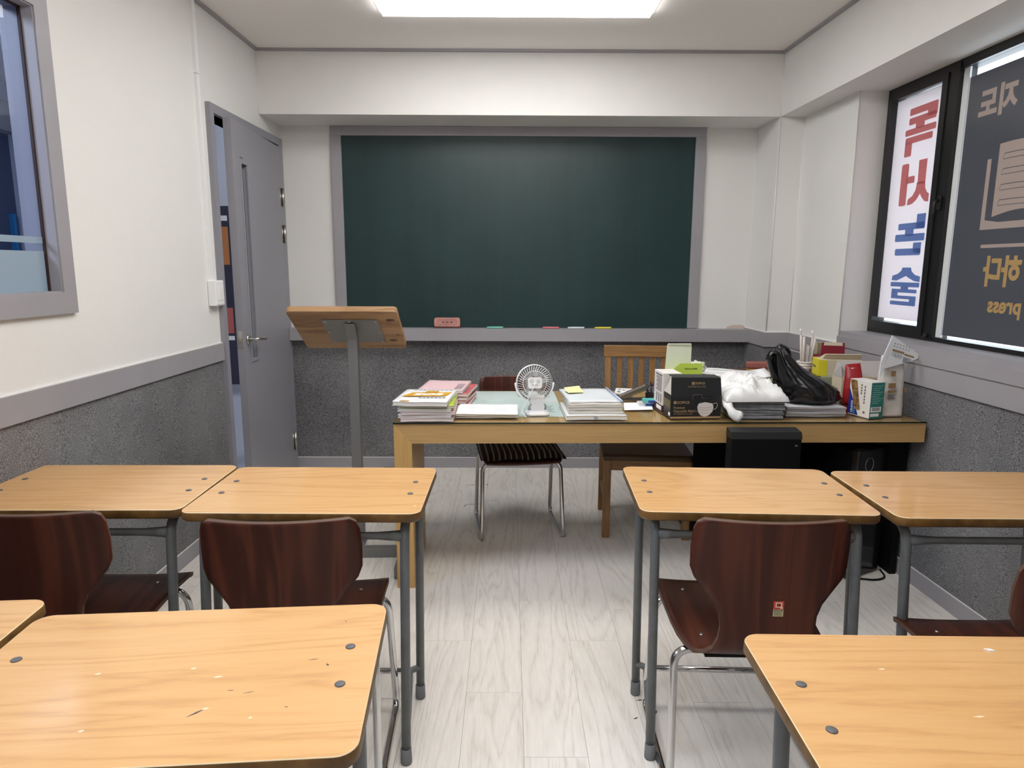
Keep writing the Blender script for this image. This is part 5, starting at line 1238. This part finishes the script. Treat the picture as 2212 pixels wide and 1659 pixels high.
# red pouch
rpm = plain('glossy_red_foil', (.30, .008, .014, 1), .3, bump=.6, bscale=28)
rpo = thing('red_pouch', 'shiny red foil pouch leaning upright against the cream carton', 'pouch', (1.556, 3.004, DTOP), math.radians(-12))
q = B()
def pouch(u, v):
    a = 2 * PI * u; w = .036 + .006 * math.sin(PI * v * 1.3); th = .018 * math.sin(PI * min(1, (1 - v) * .9 + .12)) + .0012
    x = w * math.copysign(abs(math.cos(a)) ** .6, math.cos(a)); y = th * math.copysign(abs(math.sin(a)) ** .8, math.sin(a))
    return Vector((x + .006 * math.sin(3 * v), y + .030 * v * v + .003 * noise.noise(Vector((x * 30, v * 6, 1))), .218 * v + .006 * math.cos(a) * v))
gg = q.grid(pouch, 32, 24, closed_u=True); q.bm.faces.new([gg[u][0] for u in range(32)]); q.bm.faces.new([gg[u][24] for u in range(32)])
q.build('pouch', rpm, rpo)
boxpart('black_band', 'black_box', rpo, -.034, -.0200, .036, .018, -.0170, .044)
q = B()
for dx, dz, r_ in ((-.006, .196, .007), (.007, .194, .008), (.000, .190, .006)): q.lathe([(r_, -.0006), (r_, 0)], 14, c=(dx + .004, .0135, dz), axis='y')
q.build('white_emblem', 'paper', rpo)

# teal cereal-bar box
tb = thing('snack_box', 'upright snack carton with a teal end and a barcode', 'box', (1.585, 2.935, DTOP), math.radians(17))
teal = plain('teal_card', (.025, .20, .18, 1), .45)
q = B(); q.box(-.036, -.060, 0, .036, .060, .160, .0012); q.build('carton', whc, tb)
boxpart('teal_end', teal, tb, -.0340, -.0607, .0, .0362, -.0598, .157)
for k in range(9): boxpart('fine_print', plain('pale_teal_print', (.25, .48, .45, 1), .6) if k == 0 else bpy.data.materials['pale_teal_print'], tb, -.028, -.0612, .142 - k * .0095, .030 - .01 * (k % 3), -.0606, .145 - k * .0095)
boxpart('barcode_field', 'paper', tb, -.030, -.0612, .027, .026, -.0606, .050)
for k in range(12):
    boxpart('bar', 'ink', tb, -.024 + k * .0036, -.0615, .033, -.0224 + k * .0036 + .0008 * (k % 2), -.0611, .048)
boxpart('barcode_field', 'paper', tb, -.030, -.0612, .008, .016, -.0606, .021)
q = B(); q.prism([(.060, .155), (-.008, .0), (.060, .0)][::-1] if False else [(.060, .004), (.060, .120), (.002, .004)], -.0368, -.0361, f=lambda y, z_, x: (x, y, z_)); bl_ = q.build('blue_field', plain('deep_blue_print', (.015, .03, .22, 1), .5), tb)
q = B(); q.prism([(.058, .158), (.020, .158), (-.008, .030), (.004, .026), (.022, .030)], -.0372, -.0366, f=lambda y, z_, x: (x, y, z_)); q.build('granola_picture', plain('granola', (.22, .12, .04, 1), .7, var=.8, vscale=90), tb)
lettering('lettering', 'CRUNCH', 0.014, 'paper', bl_, frame_mtx((-.0374, .034, .010), (0, 0, 1), (0, 1, 0)), 'LEFT', .0003, .0002, .9)
lettering('lettering', 'NUTS', 0.014, plain('cyan_print', (.10, .40, .60, 1), .5), bl_, frame_mtx((-.0374, .020, .008), (0, 0, 1), (0, 1, 0)), 'LEFT', .0003, .0002, .9)
q = B()
for k in range(4): q.lathe([(.0045, -.0368), (.0045, -.0361)], 12, c=(0, -.008, .140 - k * .012), axis='x')
q.lathe([(.006, -.0368), (.006, -.0361)], 14, c=(0, -.030, .022), axis='x')
q.build('flavour_dots', plain('olive_dots', (.20, .16, .08, 1), .6), tb)['kind'] = 'stuff'
q = B()
for k in range(6): q.box(-.0368, -.030, .060 + k * .014, -.0361, -.024, .070 + k * .014)
q.build('side_print', 'ink', tb)['kind'] = 'stuff'

# white printed snack bag with a folded top
sb = thing('snack_bag', 'tall white printed snack bag with a folded-over top', 'bag', (1.700, 2.960, DTOP), math.radians(4))
bagm = plain('crinkled_white_bag', (.66, .63, .60, 1), .4, bump=.4, bscale=35, var=.12, vscale=16)
q = B()
def sbag(u, v):
    a = 2 * PI * u; w = .056 - .004 * v; th = .040 * (1 - v) ** .5 + .004
    x = w * math.copysign(abs(math.cos(a)) ** .5, math.cos(a)); y = th * math.copysign(abs(math.sin(a)) ** .7, math.sin(a))
    k = noise.noise(Vector((x * 28, y * 28, v * 8)))
    return Vector((x + .004 * k, y + .004 * k, .268 * v))
gg = q.grid(sbag, 40, 30, closed_u=True); q.bm.faces.new([gg[u][0] for u in range(40)]); q.bm.faces.new([gg[u][30] for u in range(40)])
q.build('pouch', bagm, sb)
# folded triangular top
q = B(); fm = plain('bag_top_white', (.72, .74, .78, 1), .4)
P0 = [(-.082, -.046, .168), (-.066, -.046, .215), (.062, -.047, .250), (.090, -.045, .262), (.094, -.043, .274), (-.022, -.036, .352), (-.034, -.036, .358), (-.046, -.040, .33), (-.080, -.044, .245)]
a = [q.bm.verts.new(p) for p in P0]; c = [q.bm.verts.new((p[0], p[1] + .006, p[2])) for p in P0]
q.bm.faces.new(a); q.bm.faces.new(list(reversed(c)))
for i in range(len(a)): q.bm.faces.new((a[i], c[i], c[(i + 1) % len(a)], a[(i + 1) % len(a)]))
ft = q.build('folded_top', fm, sb)
brn = plain('brown_print', (.28, .17, .08, 1), .6)
def on_top(s, t):     # s along the fold (left to right), t up
    o = Vector((-.040, -.0475, .262)); ex = Vector((.105, .001, -.030)); ey = Vector((.018, .008, .075))
    return o + ex * s + ey * t
def para(s0, t0, s1, t1, m, par, nm):
    q = B(); p = [on_top(s0, t0), on_top(s1, t0), on_top(s1, t1), on_top(s0, t1)]
    n = Vector((0, -.0012, 0)); q.hexa([p[0] + n, p[1] + n, p[1], p[0], p[3] + n, p[2] + n, p[2], p[3]]); q.build(nm, m, par)
para(-.02, .42, .50, .52, brn, ft, 'brown_bar'); para(.54, .36, 1.0, .46, brn, ft, 'brown_bar')
for k in range(6):
    for j in range(2): para(.0 + k * .13, .66 + .16 * j, .03 + k * .13, .72 + .16 * j, 'foot', ft, 'tick')
for k in range(3):
    q = B(); ce = on_top(.06 + k * .15, .26 - .02 * k) + Vector((0, -.002, 0))
    q.tube([ce + Vector((.0065 * math.cos(2 * PI * j / 14), 0, .0075 * math.sin(2 * PI * j / 14))) for j in range(14)], .0007, 5, closed=True); q.build('care_symbol', 'ink', ft)
for k in range(4): para(.52, .22 - .08 * k, .86, .25 - .08 * k, 'ink', ft, 'fine_print')
for z0, z1, x0, x1, m in ((.128, .150, -.036, -.004, brn), (.108, .118, -.036, .002, brn), (.096, .099, -.036, .0, 'ink'), (.088, .091, -.036, -.006, 'ink'), (.080, .083, -.036, -.002, 'ink'), (.18, .205, -.030, -.010, brn)):
    boxpart('print', m, sb, x0, -.0475, z0, x1, -.0440, z1)
boxpart('side_band', brn, sb, .0520, -.028, .104, .0590, .020, .122)

# duster on the side table
du = thing('duster', 'old pink and orange felt duster on the side table', 'duster', (1.528, 4.075, .7685), math.radians(-14))
q = B(); v = q.box(-.075, -.03, 0, .075, .03, .020, .006); q.build('handle_pad', plain('ochre_felt', (.42, .20, .06, 1), .9), du)
q = B(); q.box(-.080, -.034, .020, .075, .034, .060, .012, seg=3)
bmesh.ops.subdivide_edges(q.bm, edges=q.bm.edges[:], cuts=2)
for v in q.bm.verts: v.co += noise.noise_vector(v.co * 60) * .005; v.co.z = max(v.co.z, .0205)
q.build('felt', plain('dusty_red_felt', (.36, .13, .11, 1), .95, bump=.6, bscale=120), du)

# marks and chalk dust on the walls --------------------------------------------
q = B(); q.prism([(3.418, 1.655), (3.428, 1.66), (3.430, 1.685), (3.424, 1.690), (3.419, 1.675)], 0.0002, 0.0008, f=lambda y, z_, d: (XL(y) + d, y, z_)); q.build('paint_chip', 'bead', wall_left)
